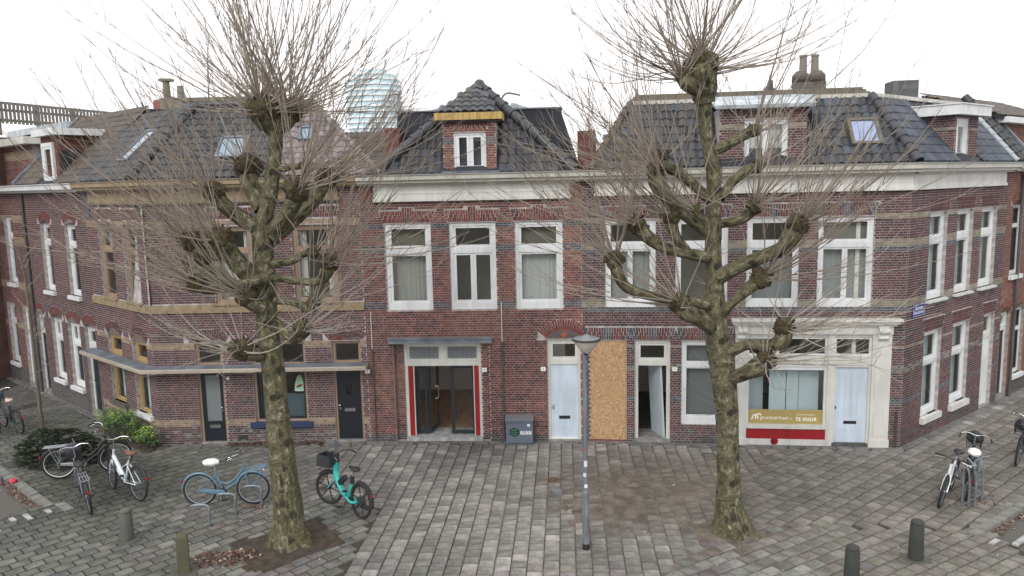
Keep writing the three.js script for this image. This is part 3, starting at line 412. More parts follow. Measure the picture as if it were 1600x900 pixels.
  // roof: two slopes meeting at the corner, the right end hipped in rosy tiles
  const rise = 2.1, run = 2.25, len = Math.hypot(rise, run), dh = 0.41 * run, sf = slopeM(M, 0, 7.27, 0.25, rise, run), sw = slopeM(N, 0, 7.27, 0.25, rise, run), TL = [], geo = panGeo(0.235, 0.33, 0.045, 0.02);
  const pf = [[-0.1, 0], [6.5, 0], [4.2, len], [dh, len]], pw = [[B0 - 0.1, 0], [LW + 0.1, 0], [LW - dh, len], [B0 - 0.1, len]];
  part('roof', panel(pf, 0.1), MAT.bitumen, R, sf); part('roof', panel(pw, 0.1), MAT.bitumen, R, sw);
  const sky = [[-0.9, 0], [2.0, 2.75, 0.75, 1.5]];
  tileSlope(TL, sf, [[-0.1, -0.1], [3.7, -0.1], [3.2, len], [dh, len]], 0.205, 0.27, PT.dark, 1, (x, y) => x > 1.95 && x < 2.8 && y > 0.7 && y < 1.65);
  tileSlope(TL, sf, [[3.7, -0.1], [6.5, -0.1], [4.25, len], [3.2, len]], 0.16, 0.22, PT.rosy, 1, (x, y) => x > 4.05 && x < 4.5 && y > 1.35 && y < 2.0);
  tileSlope(TL, sw, [[B0 - 0.1, -0.1], [LW + 0.1, -0.1], [LW - dh, len], [B0 - 0.1, len]], 0.205, 0.27, PT.dark, 1, (x, y) => x > 12.2 && x < 13.0 && y > 0.7 && y < 2.1);
  placeMany(R, TL, geo, 'roof_tile', 'roof_tiles', tileMat, tileShared);
  const rm = tileMat(PT.dark[0]); ridge(R, xf(sf, -0.08, 0, 0.06), xf(sf, dh, len, 0.06), 0.11, 11, rm); ridge(R, xf(sf, 6.5, 0, 0.05), xf(sf, 4.2, len, 0.05), 0.075, 12, tileMat(PT.rosy[0])); ridge(R, xf(sf, dh, len, 0.03), xf(sf, 4.2, len, 0.03), 0.1, 12, rm);
  const hipEnd = [xf(sf, 6.5, 0, 0), xf(sf, 4.2, len, 0), xf(M, 4.2, 7.27, -2.0)]; { const g = new THREE.BufferGeometry(); g.setAttribute('position', new THREE.Float32BufferAttribute([...hipEnd[0], ...hipEnd[2], ...hipEnd[1], ...hipEnd[2], ...xf(M, 4.2, 9.37, -2.2), ...hipEnd[1]], 3)); g.computeVertexNormals(); part('roof', uvBox(g), tileMat([0.05, 0.042, 0.038]), R); }
  for (const [S, x0, x1, y0, y1] of [[sf, 1.98, 2.76, 0.75, 1.6], [sf, 4.08, 4.46, 1.4, 1.95], [sw, 12.25, 12.95, 0.75, 2.05]]) { const f = part('skylight', boxes([x0, x0 + 0.06, y0, y1, -0.02, 0.1], [x1 - 0.06, x1, y0, y1, -0.02, 0.1], [x0 + 0.06, x1 - 0.06, y0, y0 + 0.06, -0.02, 0.1], [x0 + 0.06, x1 - 0.06, y1 - 0.06, y1, -0.02, 0.1]), MAT.lead, R, S); part('pane', boxes([x0 + 0.06, x1 - 0.06, y0 + 0.06, y1 - 0.06, 0.05, 0.07]), new THREE.MeshStandardMaterial({ color: 0x8fa0ae, roughness: 0.06, metalness: 0.6 }), f); }
  part('flat_roof', boxes([0.9, 3.3, 9.2, 9.36, -6, -2.0]), MAT.bitumen, R, M);
  part('roof_hatch', boxes([0.4, 2.6, 9.36, 9.52, -4.2, -2.25]), MAT.lead, R, M); part('hatch_board', boxes([0.35, 2.65, 9.521, 9.63, -4.25, -2.2]), std([0.30, 0.265, 0.19], 0.9, { map: M2 }), R, M);
  const ch = part('chimney', merge([box(-1.5, -0.75, 9.0, 9.95, -5.4, -4.9), cyl(0.12, 0.1, 0.55).translate(-1.35, 9.95, -5.15), cyl(0.12, 0.1, 0.4).translate(-0.9, 9.95, -5.15), box(-1.55, -1.15, 10.5, 10.58, -5.3, -5.0)]), std([0.34, 0.29, 0.24], 0.9, { map: M2 }), R, M);
}

// ---------------------------------------------------------------- HOUSE C: right corner house
{
  const R = thing('corner_house', 'purple brick corner house on the right with cream shop front and zinc dormers', 'house', 11.11, 0, 0.55);
  const M = wallM(FC, 11.11, 0.55), N = wallM(FCW, 11.11, 0.55), L = [], LC = FC.L, E = 6.15;
  const W = [[0.61, 1.91], [2.42, 3.74], [4.21, 5.5], [5.96, 7.29]], bands = [[5.2, 5.37, PAL.beige], [3.7, 3.86, PAL.beige], [5.92, 6.04, PAL.beige], [1.98, 2.14, PAL.beige.concat(PAL.slate)], [2.58, 2.68, PAL.beige], [1.15, 1.3, PAL.slate], [5.06, 5.2, PAL.slate], [3.56, 3.7, PAL.slate], [0, 0.42, PAL.plinth.concat(PAL.purple)]];
  const SP = [PAL.wine.concat(PAL.wine, PAL.red.slice(0, 2)), PAL.slate], fl = (a, b, v, h) => [a, b, v, h, false, SP[0], SP[1]];
  brickWall(R, FC, M, L, { u0: 0.0, u1: LC, v0: 0, v1: 7.1, pal: PAL.purple, mortar: MAT.mortarA, bands,
    holes: [...W.map(([a, b]) => [a, b, 3.68, 5.97]), [0.2, 1.16, 0, 2.78], [1.38, 2.3, 0, 2.79], [2.6, 3.9, 0.52, 2.77], [3.97, 7.82, 0, 3.3], [0.37, LC + 0.1, 6.6, 7.1]], flat: [...W.map(([a, b]) => fl(a + 0.03, b - 0.03, 6.0, 0.32)), fl(0.12, 1.2, 2.8, 0.33), fl(1.36, 2.32, 2.8, 0.33), fl(2.58, 3.8, 2.8, 0.33)] });
  const wu = [[1.1, 2.15], [2.75, 3.8], [4.35, 5.45]], wl = [[1.1, 2.15], [2.85, 3.95]];
  brickWall(R, FCW, N, L, { u0: 0, u1: E, v0: 0, v1: 7.1, pal: PAL.purple, mortar: MAT.mortarA, bands,
    holes: [...wu.map(([a, b]) => [a, b, 3.7, 6.0]), ...wl.map(([a, b]) => [a, b, 0.55, 2.85]), [4.95, 5.75, 0, 2.85], [-0.1, 5.8, 6.6, 7.1]], flat: [...wu.map(([a, b]) => [a, b, 6.02, 0.33, false, PAL.purple.concat(PAL.wine)]), ...[...wl, [4.95, 5.75]].map(([a, b]) => [a, b, 2.87, 0.33, false, PAL.purple.concat(PAL.wine)])] });
  interior(R, M, 0.1, LC - 1.2, -0.22, -5, MAT.concreteDark); interior(R, N, 0.3, E - 0.1, -0.22, -3, MAT.concreteDark);
  const tr = [5.2, 5.34], w = { tr, fw: 0.08, sash: 0.065, sillH: 0.15, w: -0.05 };
  const grey = std([0.33, 0.34, 0.33], 0.9);
  makeWindow(R, M, ...W[0], 3.68, 5.97, { ...w, pair: true, toneSheet: [3.7, 5.3, grey] }); makeWindow(R, M, ...W[1], 3.68, 5.97, w); makeWindow(R, M, ...W[2], 3.68, 5.97, { ...w, toneSheet: [3.7, 5.3, std([0.26, 0.27, 0.27], 0.9)] }); makeWindow(R, M, ...W[3], 3.68, 5.97, { ...w, pair: true, toneSheet: [3.7, 5.3, grey], blind: [0.27, std([0.20, 0.19, 0.17], 0.9)] });  // sheets added here; their greys paint the light seen in the panes
  wu.forEach(([a, b], i) => makeWindow(R, N, a, b, 3.7, 6.0, { ...w, mat: MAT.white, w: -0.09, sill: true, sillMat: MAT.cream, sillW: 0.05, toneSheet: [3.75, 5.95, std([0.5, 0.53, 0.54], 0.9)] }));  // pale sheets added in place of light reflected by the wing glass
  wl.forEach(([a, b], i) => makeWindow(R, N, a, b, 0.55, 2.85, { ...w, tr: [1.95, 2.07], mat: MAT.white, w: -0.09, sill: true, sillT: 0.16, sillMat: MAT.cream, sillW: 0.05, toneSheet: [0.6, 2.8, std([0.42, 0.46, 0.47], 0.9)] }));  // lower wing sheets likewise added, their tone painting pale glass
  makeDoor(R, N, 4.95, 5.75, 0, 2.85, { tr: [2.1, 2.25], leaf: MAT.white, mat: MAT.cream, w: -0.09 });
  // boarded opening, open doorway, window
  { const b = part('osb_board', boxes([0.2, 1.16, 0.05, 2.775, -0.05, -0.02]), MAT.osb, R, M); b.userData.label = 'chipboard sheet closing a doorway'; }
  part('jamb', boxes([0.2, 1.16, 0, 0.045, -0.22, -0.01]), std([0.16, 0.05, 0.04], 0.8), R, M);
  makeDoor(R, M, 1.38, 2.30, 0, 2.79, { tr: [2.1, 2.24], w: -0.06, fw: 0.09, fs: 0.06 });
  { const g = boxes([0, 0.72, 0.05, 2.08, -0.02, 0.02]).rotateY(-1.15).rotateZ(0.05).translate(2.14, 0, -0.16); g.applyMatrix4(new THREE.Matrix4().makeTranslation(-0.26, 0, -0.62)); const d = part('loose_door', g, std([0.6, 0.68, 0.74], 0.5, { map: MS }), R, M); d.userData.label = 'white door leaf leaning inside the dark doorway'; }
  part('doorstep', boxes([1.36, 2.32, -0.05, 0.09, -0.9, 0.02]), MAT.concrete, R, M);
  makeWindow(R, M, 2.6, 3.9, 0.52, 2.77, { tr: [2.06, 2.18], fw: 0.09, sash: 0.04, sillH: 0.2, w: -0.05, mat: MAT.white, blind: [0.95, std([0.17, 0.175, 0.17], 0.9)] });  // grey sheet added, its tone set as the brightness of the pane
  plate(R, M, 2.42, 2.02, '1');
  part('gas_cap', merge([cyl(0.09, 0.09, 0.02, 16).rotateX(Math.PI / 2).translate(3.25, 0.13, 0.01)]), MAT.concreteDark, R, M);
  // shop front
  const c = MAT.cream, S0 = -0.02;
  const front = part('shop_front', boxes([3.97, 4.27, 0, 2.98, -0.22, 0.05], [3.95, 4.29, 0, 0.18, -0.2, 0.075], [7.36, 7.82, 0, 2.98, -0.22, 0.05], [7.34, 7.84, 0, 0.2, -0.2, 0.075], [7.44, 7.74, 0.3, 2.8, 0.05, 0.062], [6.28, 6.44, 0, 2.98, -0.22, 0.02], [4.27, 6.28, 2.1, 2.4, -0.22, 0.0], [6.44, 7.36, 2.16, 2.4, -0.22, 0.0], [3.95, 7.84, 2.98, 3.2, -0.22, 0.07], [3.9, 7.9, 3.2, 3.26, -0.2, 0.13], [3.86, 7.96, 3.26, 3.33, -0.2, 0.2], [3.84, 8.0, 3.33, 3.40, -0.1, 0.26], [4.27, 7.36, 2.9, 2.98, -0.22, 0.0], [4.92, 5.02, 2.4, 2.9, -0.22, 0.0], [4.27, 6.28, 0.46, 0.56, -0.22, 0.07], [4.27, 6.28, 0.0, 0.17, -0.22, 0.03]), c, R, M);
  for (const u of [4.12, 7.59]) part('console', merge([box(u - 0.13, u + 0.13, 2.86, 3.2, 0.05, 0.13), new THREE.CylinderGeometry(0.09, 0.09, 0.24, 14).rotateZ(Math.PI / 2).translate(u, 3.08, 0.12), new THREE.CylinderGeometry(0.05, 0.05, 0.22, 14).rotateZ(Math.PI / 2).translate(u, 2.9, 0.11)]), c, R, M);
  for (const [a, b] of [[4.27, 4.92], [5.02, 6.28], [6.44, 7.36]]) { part('sash', boxes([a + 0.002, a + 0.06, 2.402, 2.898, -0.1, -0.03], [b - 0.06, b - 0.002, 2.402, 2.898, -0.1, -0.03], [a + 0.06, b - 0.06, 2.84, 2.898, -0.1, -0.03], [a + 0.06, b - 0.06, 2.402, 2.45, -0.1, -0.03]), MAT.white, front); part('pane', new THREE.PlaneGeometry(b - a - 0.12, 0.4).translate((a + b) / 2, 2.645, -0.06), glass, front); }
  part('show_window', boxes([4.272, 4.33, 0.562, 2.098, -0.1, -0.02], [6.22, 6.278, 0.562, 2.098, -0.1, -0.02], [4.33, 6.22, 2.02, 2.098, -0.1, -0.02]), MAT.white, front); part('pane', new THREE.PlaneGeometry(1.89, 1.46).translate(5.275, 1.29, -0.06), glass, front);
  { const b = []; for (const [x, wd, d] of [[4.36, 0.44, 0.6], [4.9, 0.42, 0.3], [5.34, 0.3, 0.3], [5.66, 0.5, 0.34]]) b.push([x, x + wd, 0.6, 2.0, -d, -d + 0.015]); part('blind', boxes(...b), std([0.55, 0.62, 0.64], 0.9), front); }
  { // gold letting strip along the foot of the window
    const cv = document.createElement('canvas'); cv.width = 1024; cv.height = 192; const g = cv.getContext('2d'); g.fillStyle = '#a4935a'; g.fillRect(0, 0, 1024, 192); g.fillStyle = '#f2efe6'; g.strokeStyle = '#f2efe6'; g.lineWidth = 16; g.lineJoin = 'round';
    g.beginPath(); g.moveTo(52, 140); g.lineTo(70, 92); g.quadraticCurveTo(92, 60, 112, 84); g.lineTo(100, 132); g.moveTo(104, 96); g.quadraticCurveTo(136, 48, 168, 66); g.lineTo(184, 84); g.moveTo(120, 84); g.lineTo(140, 110); g.lineTo(132, 138); g.stroke();
    g.font = '64px sans-serif'; g.fillText('grunoverhuur', 170, 134, 390); g.font = '32px sans-serif'; g.fillText('.nl', 566, 132); g.font = '26px sans-serif'; g.fillText('professionele verhuur', 664, 74, 280); g.font = 'bold 70px sans-serif'; g.fillText('TE HUUR', 654, 152, 292);
    const t = new THREE.CanvasTexture(cv); t.colorSpace = THREE.SRGBColorSpace; const m = new THREE.MeshStandardMaterial({ map: t, roughness: 0.5 }), p = MAT.plate; const s = part('letting_strip', new THREE.BoxGeometry(1.89, 0.38, 0.006).translate(5.275, 0.755, -0.05), [p, p, p, p, m, p], front); s.userData.label = 'gold strip with white lettering along the shop window foot';
  }
  part('red_plinth', boxes([4.27, 6.275, 0.17, 0.46, -0.2, 0.02]), MAT.red, front); part('paint_blob', merge([new THREE.CylinderGeometry(0.1, 0.085, 0.012, 18).rotateX(Math.PI / 2).translate(5.0, 0.115, 0.03), box(4.93, 5.05, 0.02, 0.17, 0.025, 0.036)]), MAT.red, front);
  { const d = part('shop_door', boxes([6.5, 7.3, 0.09, 2.1, -0.12, -0.06]), MAT.doorwhite, R, M); part('architrave', boxes([6.442, 6.498, 0, 2.16, -0.2, -0.01], [7.302, 7.358, 0, 2.16, -0.2, -0.01], [6.498, 7.302, 2.103, 2.158, -0.2, -0.01]), c, front); for (let i = 0; i < 4; i++) part('plank', boxes([6.6 + i * 0.15 + 0.004, 6.75 + i * 0.15 - 0.004, 0.42, 1.98, -0.0595, -0.052]), MAT.doorwhite, d); part('letterbox', boxes([6.74, 7.06, 0.59, 0.67, -0.06, -0.045]), MAT.black, d); part('lock', boxes([6.52, 6.545, 0.98, 1.06, -0.06, -0.04]), MAT.darkmetal, d); part('threshold', boxes([6.44, 7.36, -0.05, 0.085, -0.2, 0.02]), MAT.concreteDark, R, M); }
  part('drain_pipe', rod([LC - 0.12, 0, 0.03], [LC - 0.12, 0.95, 0.03], 0.035), std([0.07, 0.035, 0.035], 0.8), R, M);
  // cornices
  cornice(R, M, 0, LC, { f0: 0.37, f1: LC + 0.02, fv: 6.6, e0: 0, e1: 0.13 }); cornice(R, N, 0, E, { f0: 0, f1: 5.8, fv: 6.6, e0: 0.13, e1: 0.05 });
  // roof
  const rise = 1.75, run = 1.5, len = Math.hypot(rise, run), dh = 0.42 * run, sf = slopeM(M, 0, 7.27, 0.15, rise, run), sw = slopeM(N, 0, 7.27, 0.15, rise, run), TL = [], geo = panGeo(0.25, 0.35, 0.045, 0.02);
  part('roof', panel([[0.2, 0], [LC + 0.08, 0], [LC - dh, len], [1.3, len]], 0.1), MAT.bitumen, R, sf); part('roof', panel([[-0.08, 0], [E, 0], [E, len], [dh, len]], 0.1), MAT.bitumen, R, sw);
  tileSlope(TL, sf, [[0.15, -0.1], [LC + 0.05, -0.1], [LC - dh, len], [1.3, len]], 0.22, 0.28, PT.dark.concat(PT.blue), 1, (x, y) => (x > 3.45 && x < 5.65) || (x > 6.72 && x < 7.5 && y > 0.55 && y < 1.5), 0.035);
  tileSlope(TL, sw, [[-0.05, -0.1], [E, -0.1], [E, len], [dh, len]], 0.17, 0.28, PT.blue, 1, (x, y) => x > 2.3 && x < 3.8);
  const rm = tileMat(PT.dark[2]); ridge(R, xf(sf, LC + 0.06, 0, 0.06), xf(sf, LC - dh, len, 0.06), 0.12, 9, rm); ridge(R, xf(sf, 0.25, 0, 0.05), xf(sf, 1.3, len, 0.05), 0.1, 9, tileMat(PT.brown[1])); ridge(R, xf(sw, E, 0, 0.05), xf(sw, E, len, 0.05), 0.09, 9, tileMat([0.34, 0.38, 0.40]));
  { const f = part('skylight', boxes([6.74, 6.82, 0.58, 1.46, -0.02, 0.1], [7.4, 7.48, 0.58, 1.46, -0.02, 0.1], [6.82, 7.4, 0.58, 0.66, -0.02, 0.1], [6.82, 7.4, 1.38, 1.46, -0.02, 0.1]), MAT.timber, R, sf); part('pane', boxes([6.82, 7.4, 0.66, 1.38, 0.05, 0.07]), new THREE.MeshStandardMaterial({ color: 0x9aa6c2, roughness: 0.05, metalness: 0.6 }), f); }
  part('roof_edge', boxes([1.2, LC - dh + 0.1, 9.0, 9.10, -1.5, -1.28]), MAT.gutter, R, M); part('roof_edge', boxes([dh, E, 9.0, 9.1, -1.5, -1.28]), MAT.gutter, R, N);
  for (let i = 0; i < 3; i++) part('roof_board', boxes([1.3 + i * 0.07, LC - dh - i * 0.06, 9.105 + i * 0.065, 9.165 + i * 0.065, -6.2, -1.42 - i * 0.1]), MAT.timber, R, M);
  part('flat_roof', boxes([1.6, LC - 0.9, 8.7, 9.04, -6.5, -1.6]), MAT.bitumen, R, M); part('flat_roof', boxes([dh + 0.3, E, 8.7, 8.98, -4.5, -1.6]), MAT.bitumen, R, N);
  { // front dormer with a sloping zinc roof
    const z = -0.02, DL = []; brickWall(R, FC, M, DL, { u0: 3.48, u1: 5.6, v0: 7.3, v1: 8.72, w: z, pal: PAL.purple.concat(PAL.wine), mortar: MAT.mortarA, holes: [[4.1, 5.15, 7.3, 8.42]], bands: [[8.2, 8.32, PAL.beige]], flat: [[4.14, 5.1, 8.45, 0.22, false]], back: false });
    placeMany(R, DL, unitBox, 'dormer_brick', 'dormer_brickwork', brickMat, brickShared, 120);
    part('dormer', boxes([3.48, 4.1, 7.25, 8.72, z - 0.2, z], [5.15, 5.6, 7.25, 8.72, z - 0.2, z], [4.1, 5.15, 8.42, 8.72, z - 0.2, z], [3.48, 3.6, 7.3, 8.72, -1.5, z - 0.2], [5.48, 5.6, 7.3, 8.72, -1.5, z - 0.2], [3.6, 5.48, 7.3, 8.7, -1.5, -1.4]), MAT.mortarA, R, M);
    makeWindow(R, M, 4.1, 5.15, 7.31, 8.42, { pair: true, fw: 0.06, sash: 0.07, sillH: 0.07, w: z - 0.04, blind: [0.7, MAT.curtain] });
    const sr = slopeM(M, 0, 8.76, 0.22, 0.46, 2.0), sl = Math.hypot(0.46, 2.0), zr = part('dormer_roof', uvBox(panel([[3.36, 0], [5.75, 0], [6.15, sl], [3.3, sl]], 0.07)), MAT.zinc, R, sr);
    for (let i = 0; i < 6; i++) part('zinc_sheet', boxes([3.4 + i * 0.4, 3.4 + (i + 1) * 0.4 - 0.015, 0.03, sl - 0.05, 0, 0.012]), MAT.zinc, zr);
  }
  { // side dormer with a thick white roof edge
    const z = -0.02, u0 = 2.33, u1 = 3.78, DL = []; brickWall(R, FCW, N, DL, { u0, u1, v0: 7.3, v1: 8.5, w: z, pal: PAL.purple.concat(PAL.wine), mortar: MAT.mortarA, holes: [[2.42, 3.2, 7.3, 8.42]], bands: [[8.1, 8.2, PAL.beige]], back: false });
    const side = new THREE.Matrix4().makeTranslation(u0, 0, z).multiply(new THREE.Matrix4().makeRotationY(-Math.PI / 2)); brickWall(R, FCW, N.clone().multiply(side), DL, { u0: -1.8, u1: 0, v0: 7.3, v1: 8.5, pal: PAL.purple.concat(PAL.wine), mortar: MAT.mortarA, bands: [[8.1, 8.2, PAL.beige]], back: false });
    placeMany(R, DL, unitBox, 'dormer_brick', 'dormer_brickwork', brickMat, brickShared, 120);
    part('dormer', boxes([u0, 2.42, 7.25, 8.5, z - 0.2, z], [3.2, u1, 7.25, 8.5, z - 0.2, z], [2.42, 3.2, 8.42, 8.5, z - 0.2, z], [u0, u0 + 0.1, 7.3, 8.5, -1.8, z - 0.2], [u1 - 0.1, u1, 7.3, 8.5, -1.8, z - 0.2], [u0 + 0.1, u1 - 0.1, 7.3, 8.5, -1.8, -1.7]), MAT.mortarA, R, N);
    makeWindow(R, N, 2.42, 3.2, 7.31, 8.42, { fw: 0.13, sash: 0.1, sillH: 0.12, w: z - 0.03, blind: [0.95, std([0.6, 0.68, 0.72], 0.9)] });
    part('dormer_roof', boxes([u0 - 0.25, u1 + 0.22, 8.5, 8.76, -2.2, 0.22], [u0 - 0.28, u1 + 0.25, 8.76, 8.79, -2.23, 0.25]), MAT.white, R, N);
  }
  placeMany(R, TL, geo, 'roof_tile', 'roof_tiles', tileMat, tileShared);
  placeMany(R, L, unitBox, 'brick', 'brickwork', brickMat, brickShared);
  const prof = [[0, 0], [0.34, 0], [0.34, 0.34], [0.31, 0.42], [0.18, 0.6], [0, 0.62]].map((p) => new THREE.Vector2(...p));
  const ch = part('chimney', merge([box(5.95, 6.78, 9.1, 9.62, -3.4, -2.9), uvBox(new THREE.LatheGeometry(prof, 20).scale(0.7, 0.55, 0.7).translate(6.14, 9.62, -3.15)), uvBox(new THREE.LatheGeometry(prof, 20).scale(0.7, 0.55, 0.7).translate(6.58, 9.62, -3.15))]), std([0.17, 0.155, 0.135], 0.9, { map: M2 }), R, M);
  for (const u of [6.2, 6.52]) part('chimney_pot', merge([cyl(0.11, 0.095, 0.5, 14).translate(u, 9.86, -3.15), cyl(0.115, 0.115, 0.05, 14).translate(u, 10.34, -3.15)]), std([0.2, 0.18, 0.155], 0.9), ch);
  part('chimney', merge([cyl(0.2, 0.16, 0.55, 12).translate(5.6, 9.1, -4.6), cyl(0.09, 0.07, 0.25, 10).translate(5.6, 9.65, -4.6)]), MAT.concreteDark, R, M);
  const vb = part('roof_box', boxes([8.9, 9.6, 9.1, 9.68, -4.6, -3.9]), std([0.16, 0.17, 0.18], 0.8, { map: M2 }), R, M); part('trim', boxes([9.602, 9.64, 9.1, 9.7, -4.6, -3.88]), MAT.plate, vb);
  part('parapet', boxes([-0.1, 0.35, 7.28, 8.3, -2.6, -0.4]), std([0.2, 0.065, 0.055], 0.9, { map: M2 }), R, M);
}
// enamel street sign on the right corner
{
  const [x, z] = FCW.at(0.66, 0.012), S = thing('street_sign', 'blue enamel street sign with white letters on the right corner wall', 'street sign', x, 3.36, z, FCW.th);
  const cv = document.createElement('canvas'); cv.width = 512; cv.height = 256; const g = cv.getContext('2d'); g.fillStyle = '#101a6e'; g.fillRect(0, 0, 512, 256); g.strokeStyle = '#dfe4f5'; g.lineWidth = 8; g.strokeRect(12, 12, 488, 232); g.fillStyle = '#e8ecfa'; g.textAlign = 'center'; g.font = 'bold 76px sans-serif'; g.fillText('FREDERIK', 256, 110, 360); g.fillText('HENDRIKSTRAAT', 256, 204, 460);
  const t = new THREE.CanvasTexture(cv); t.colorSpace = THREE.SRGBColorSpace; const m = new THREE.MeshStandardMaterial({ map: t, roughness: 0.3 }), p = MAT.blueplate;
  part('sign_plate', new THREE.BoxGeometry(0.66, 0.32, 0.02).translate(0, 0.16, 0.012), [p, p, p, p, m, p], S);
  for (const q of [-0.28, 0.28]) part('screw', cyl(0.014, 0.014, 0.012, 8).rotateX(Math.PI / 2).translate(q, 0.16, 0.02), MAT.galv, S);
}

// ---------------------------------------------------------------- houses along the side streets
function sideHouse(name, label, F, ox, u0, u1, o) {
  const [x, z] = F.at(ox), R = thing(name, label, 'house', x, 0, z), M = wallM(F, x, z), L = [];
  const holes = [], arch = [], pal = o.pal;
  for (const w of o.win) { holes.push([w[0], w[1], w[2], w[3]]); if (o.arches) arch.push([(w[0] + w[1]) / 2, w[1] - w[0] + 0.06, w[3], 0.16, 0.22]); }
  for (const d of o.doors) { holes.push([d[0], d[1], 0, d[2]]); if (o.arches) arch.push([(d[0] + d[1]) / 2, d[1] - d[0] + 0.06, d[2], 0.16, 0.22]); }
  brickWall(R, F, M, L, { u0, u1, v0: 0, v1: 7.1, pal, mortar: o.mortar, holes, arch, archPal: o.archPal ?? pal, bands: [[0, o.base ?? 0.6, PAL.plinth], ...(o.bands ?? [])] });
  for (const a of arch) tympanum(R, M, a, o.tymp ?? std([0.12, 0.05, 0.045], 0.9));
  placeMany(R, L, unitBox, 'brick', 'brickwork', brickMat, brickShared);
  interior(R, M, u0 + 0.1, u1 - 0.1, -0.22, -4);
  for (const w of o.win) makeWindow(R, M, w[0], w[1], w[2], w[3], { mat: MAT.white, sashMat: o.sashMat, tr: [w[4], w[4] + 0.12], fw: 0.1, sash: 0.06, sillH: 0.12, w: -0.1, sill: true, sillT: 0.12, sillW: 0.04, blind: [0.95, std([0.52, 0.58, 0.62], 0.9)], upCols: w[5] ?? 1 });
  for (const d of o.doors) makeDoor(R, M, d[0], d[1], 0.1, d[2], { mat: MAT.white, leaf: d[3], tr: [2.15, 2.3], w: -0.1, fw: 0.1 });
  part('gutter', boxes([u0, u1, 7.08, 7.24, 0, 0.36], [u0, u1, 7.24, 7.262, 0, 0.4], [u0, u1, 7.0, 7.08, 0, 0.2]), o.gm ?? MAT.white, R, M);
  if (o.pipe !== undefined) part('downpipe', rod([o.pipe, 0, 0.07], [o.pipe, 7.05, 0.07], 0.045), o.pipeMat ?? MAT.concreteDark, R, M);
  return { R, M };
}
{
  const { R, M } = sideHouse('terraced_house', 'plum brick house with tall white arched windows along the left street', FAW, 10.35, 4.95, 10.34, { pal: PAL.purple.concat(PAL.wine), archPal: [[0.15, 0.05, 0.042], [0.12, 0.042, 0.037]], mortar: MAT.mortarA, arches: true, win: [[6.3, 7.2, 3.75, 6.0, 5.3], [8.5, 9.4, 3.75, 6.0, 5.3], [6.45, 7.4, 0.75, 2.85, 2.1, 2], [7.95, 8.95, 0.72, 2.85, 2.1, 2]], doors: [[4.98, 5.75, 2.85, MAT.navy], [9.35, 10.2, 2.85, MAT.navy]], pipe: 4.99 });
  // mossy tiled slope with a brick dormer
  const rise = 2.3, run = 2.3, len = Math.hypot(rise, run), s = slopeM(M, 0, 7.27, 0.2, rise, run), TL = [];
  part('roof', panel([[4.95, 0], [10.25, 0], [10.25, len], [4.95, len]], 0.1), MAT.bitumen, R, s);
  tileSlope(TL, s, [[4.9, -0.1], [10.3, -0.1], [10.3, len], [4.9, len]], 0.22, 0.27, PT.brown, 1, (x, y) => x > 7.1 && x < 8.75 && y < 1.75); placeMany(R, TL, panGeo(0.25, 0.33, 0.045, 0.02), 'roof_tile', 'roof_tiles', tileMat, tileShared);
  part('dormer', boxes([7.2, 8.6, 7.2, 8.75, -1.8, 0.0]), std([0.18, 0.065, 0.045], 0.9, { map: M2 }), R, M); part('dormer_cheek', boxes([8.602, 8.63, 7.3, 8.3, -1.8, -0.05]), MAT.bitumen, R, M); 
  makeWindow(R, M, 7.4, 8.35, 7.3, 8.55, { fw: 0.12, sash: 0.1, sillH: 0.1, w: 0.08, blind: [0.9, std([0.5, 0.56, 0.6], 0.6)] });  // pale sheet added behind the glass to make it look lighter
  part('dormer_roof', boxes([7.0, 8.85, 8.76, 8.97, -2.4, 0.2]), MAT.white, R, M);
  part('roof_verge', boxes([4.85, 5.0, -0.02, len, 0, 0.12]), MAT.lead, R, s); part('flat_roof', boxes([4.95, 10.25, 9.4, 9.55, -8, -2.05]), MAT.bitumen, R, M);
  part('chimney', boxes([9.0, 9.5, 9.5, 9.95, -3.4, -2.9]), std([0.25, 0.1, 0.07], 0.9), R, M);
}
{
  const { R, M } = sideHouse('terraced_house', 'brick house with sand coloured bands at the far left edge', FAW, 4.95, -1.5, 4.94, { pal: PAL.red.concat(PAL.purple.slice(0, 2)), mortar: MAT.mortarB, win: [[2.55, 3.45, 3.75, 6.2, 5.4], [0.0, 0.9, 3.75, 6.2, 5.4], [1.85, 2.8, 0.7, 2.95, 2.2], [0.4, 1.3, 0.7, 2.95, 2.2]], doors: [[3.6, 4.35, 2.95, MAT.white]], bands: [[3.55, 3.8, PAL.ochre], [5.2, 5.45, PAL.ochre], [6.0, 6.2, PAL.ochre], [2.1, 2.3, PAL.ochre]] });
  const AL = []; brickWall(R, FAW, M, AL, { u0: -1.5, u1: 4.4, v0: 7.3, v1: 8.7, w: -0.6, pal: PAL.red, mortar: MAT.mortarB, bands: [[8.2, 8.5, PAL.ochre]] }); placeMany(R, AL, unitBox, 'attic_brick', 'attic_brickwork', brickMat, brickShared, 200);
  part('attic', boxes([-1.5, 4.4, 7.2, 8.7, -6, -0.83]), MAT.mortarB, R, M); part('attic_gutter', boxes([-1.6, 4.75, 8.7, 8.95, -6, -0.25]), MAT.cream, R, M); part('upper_gutter', boxes([-1.6, 4.9, 9.25, 9.5, -7, -1.6]), MAT.zinc, R, M); part('upper_attic', boxes([-1.5, 4.7, 8.95, 9.25, -7, -1.9]), MAT.bitumen, R, M);
}
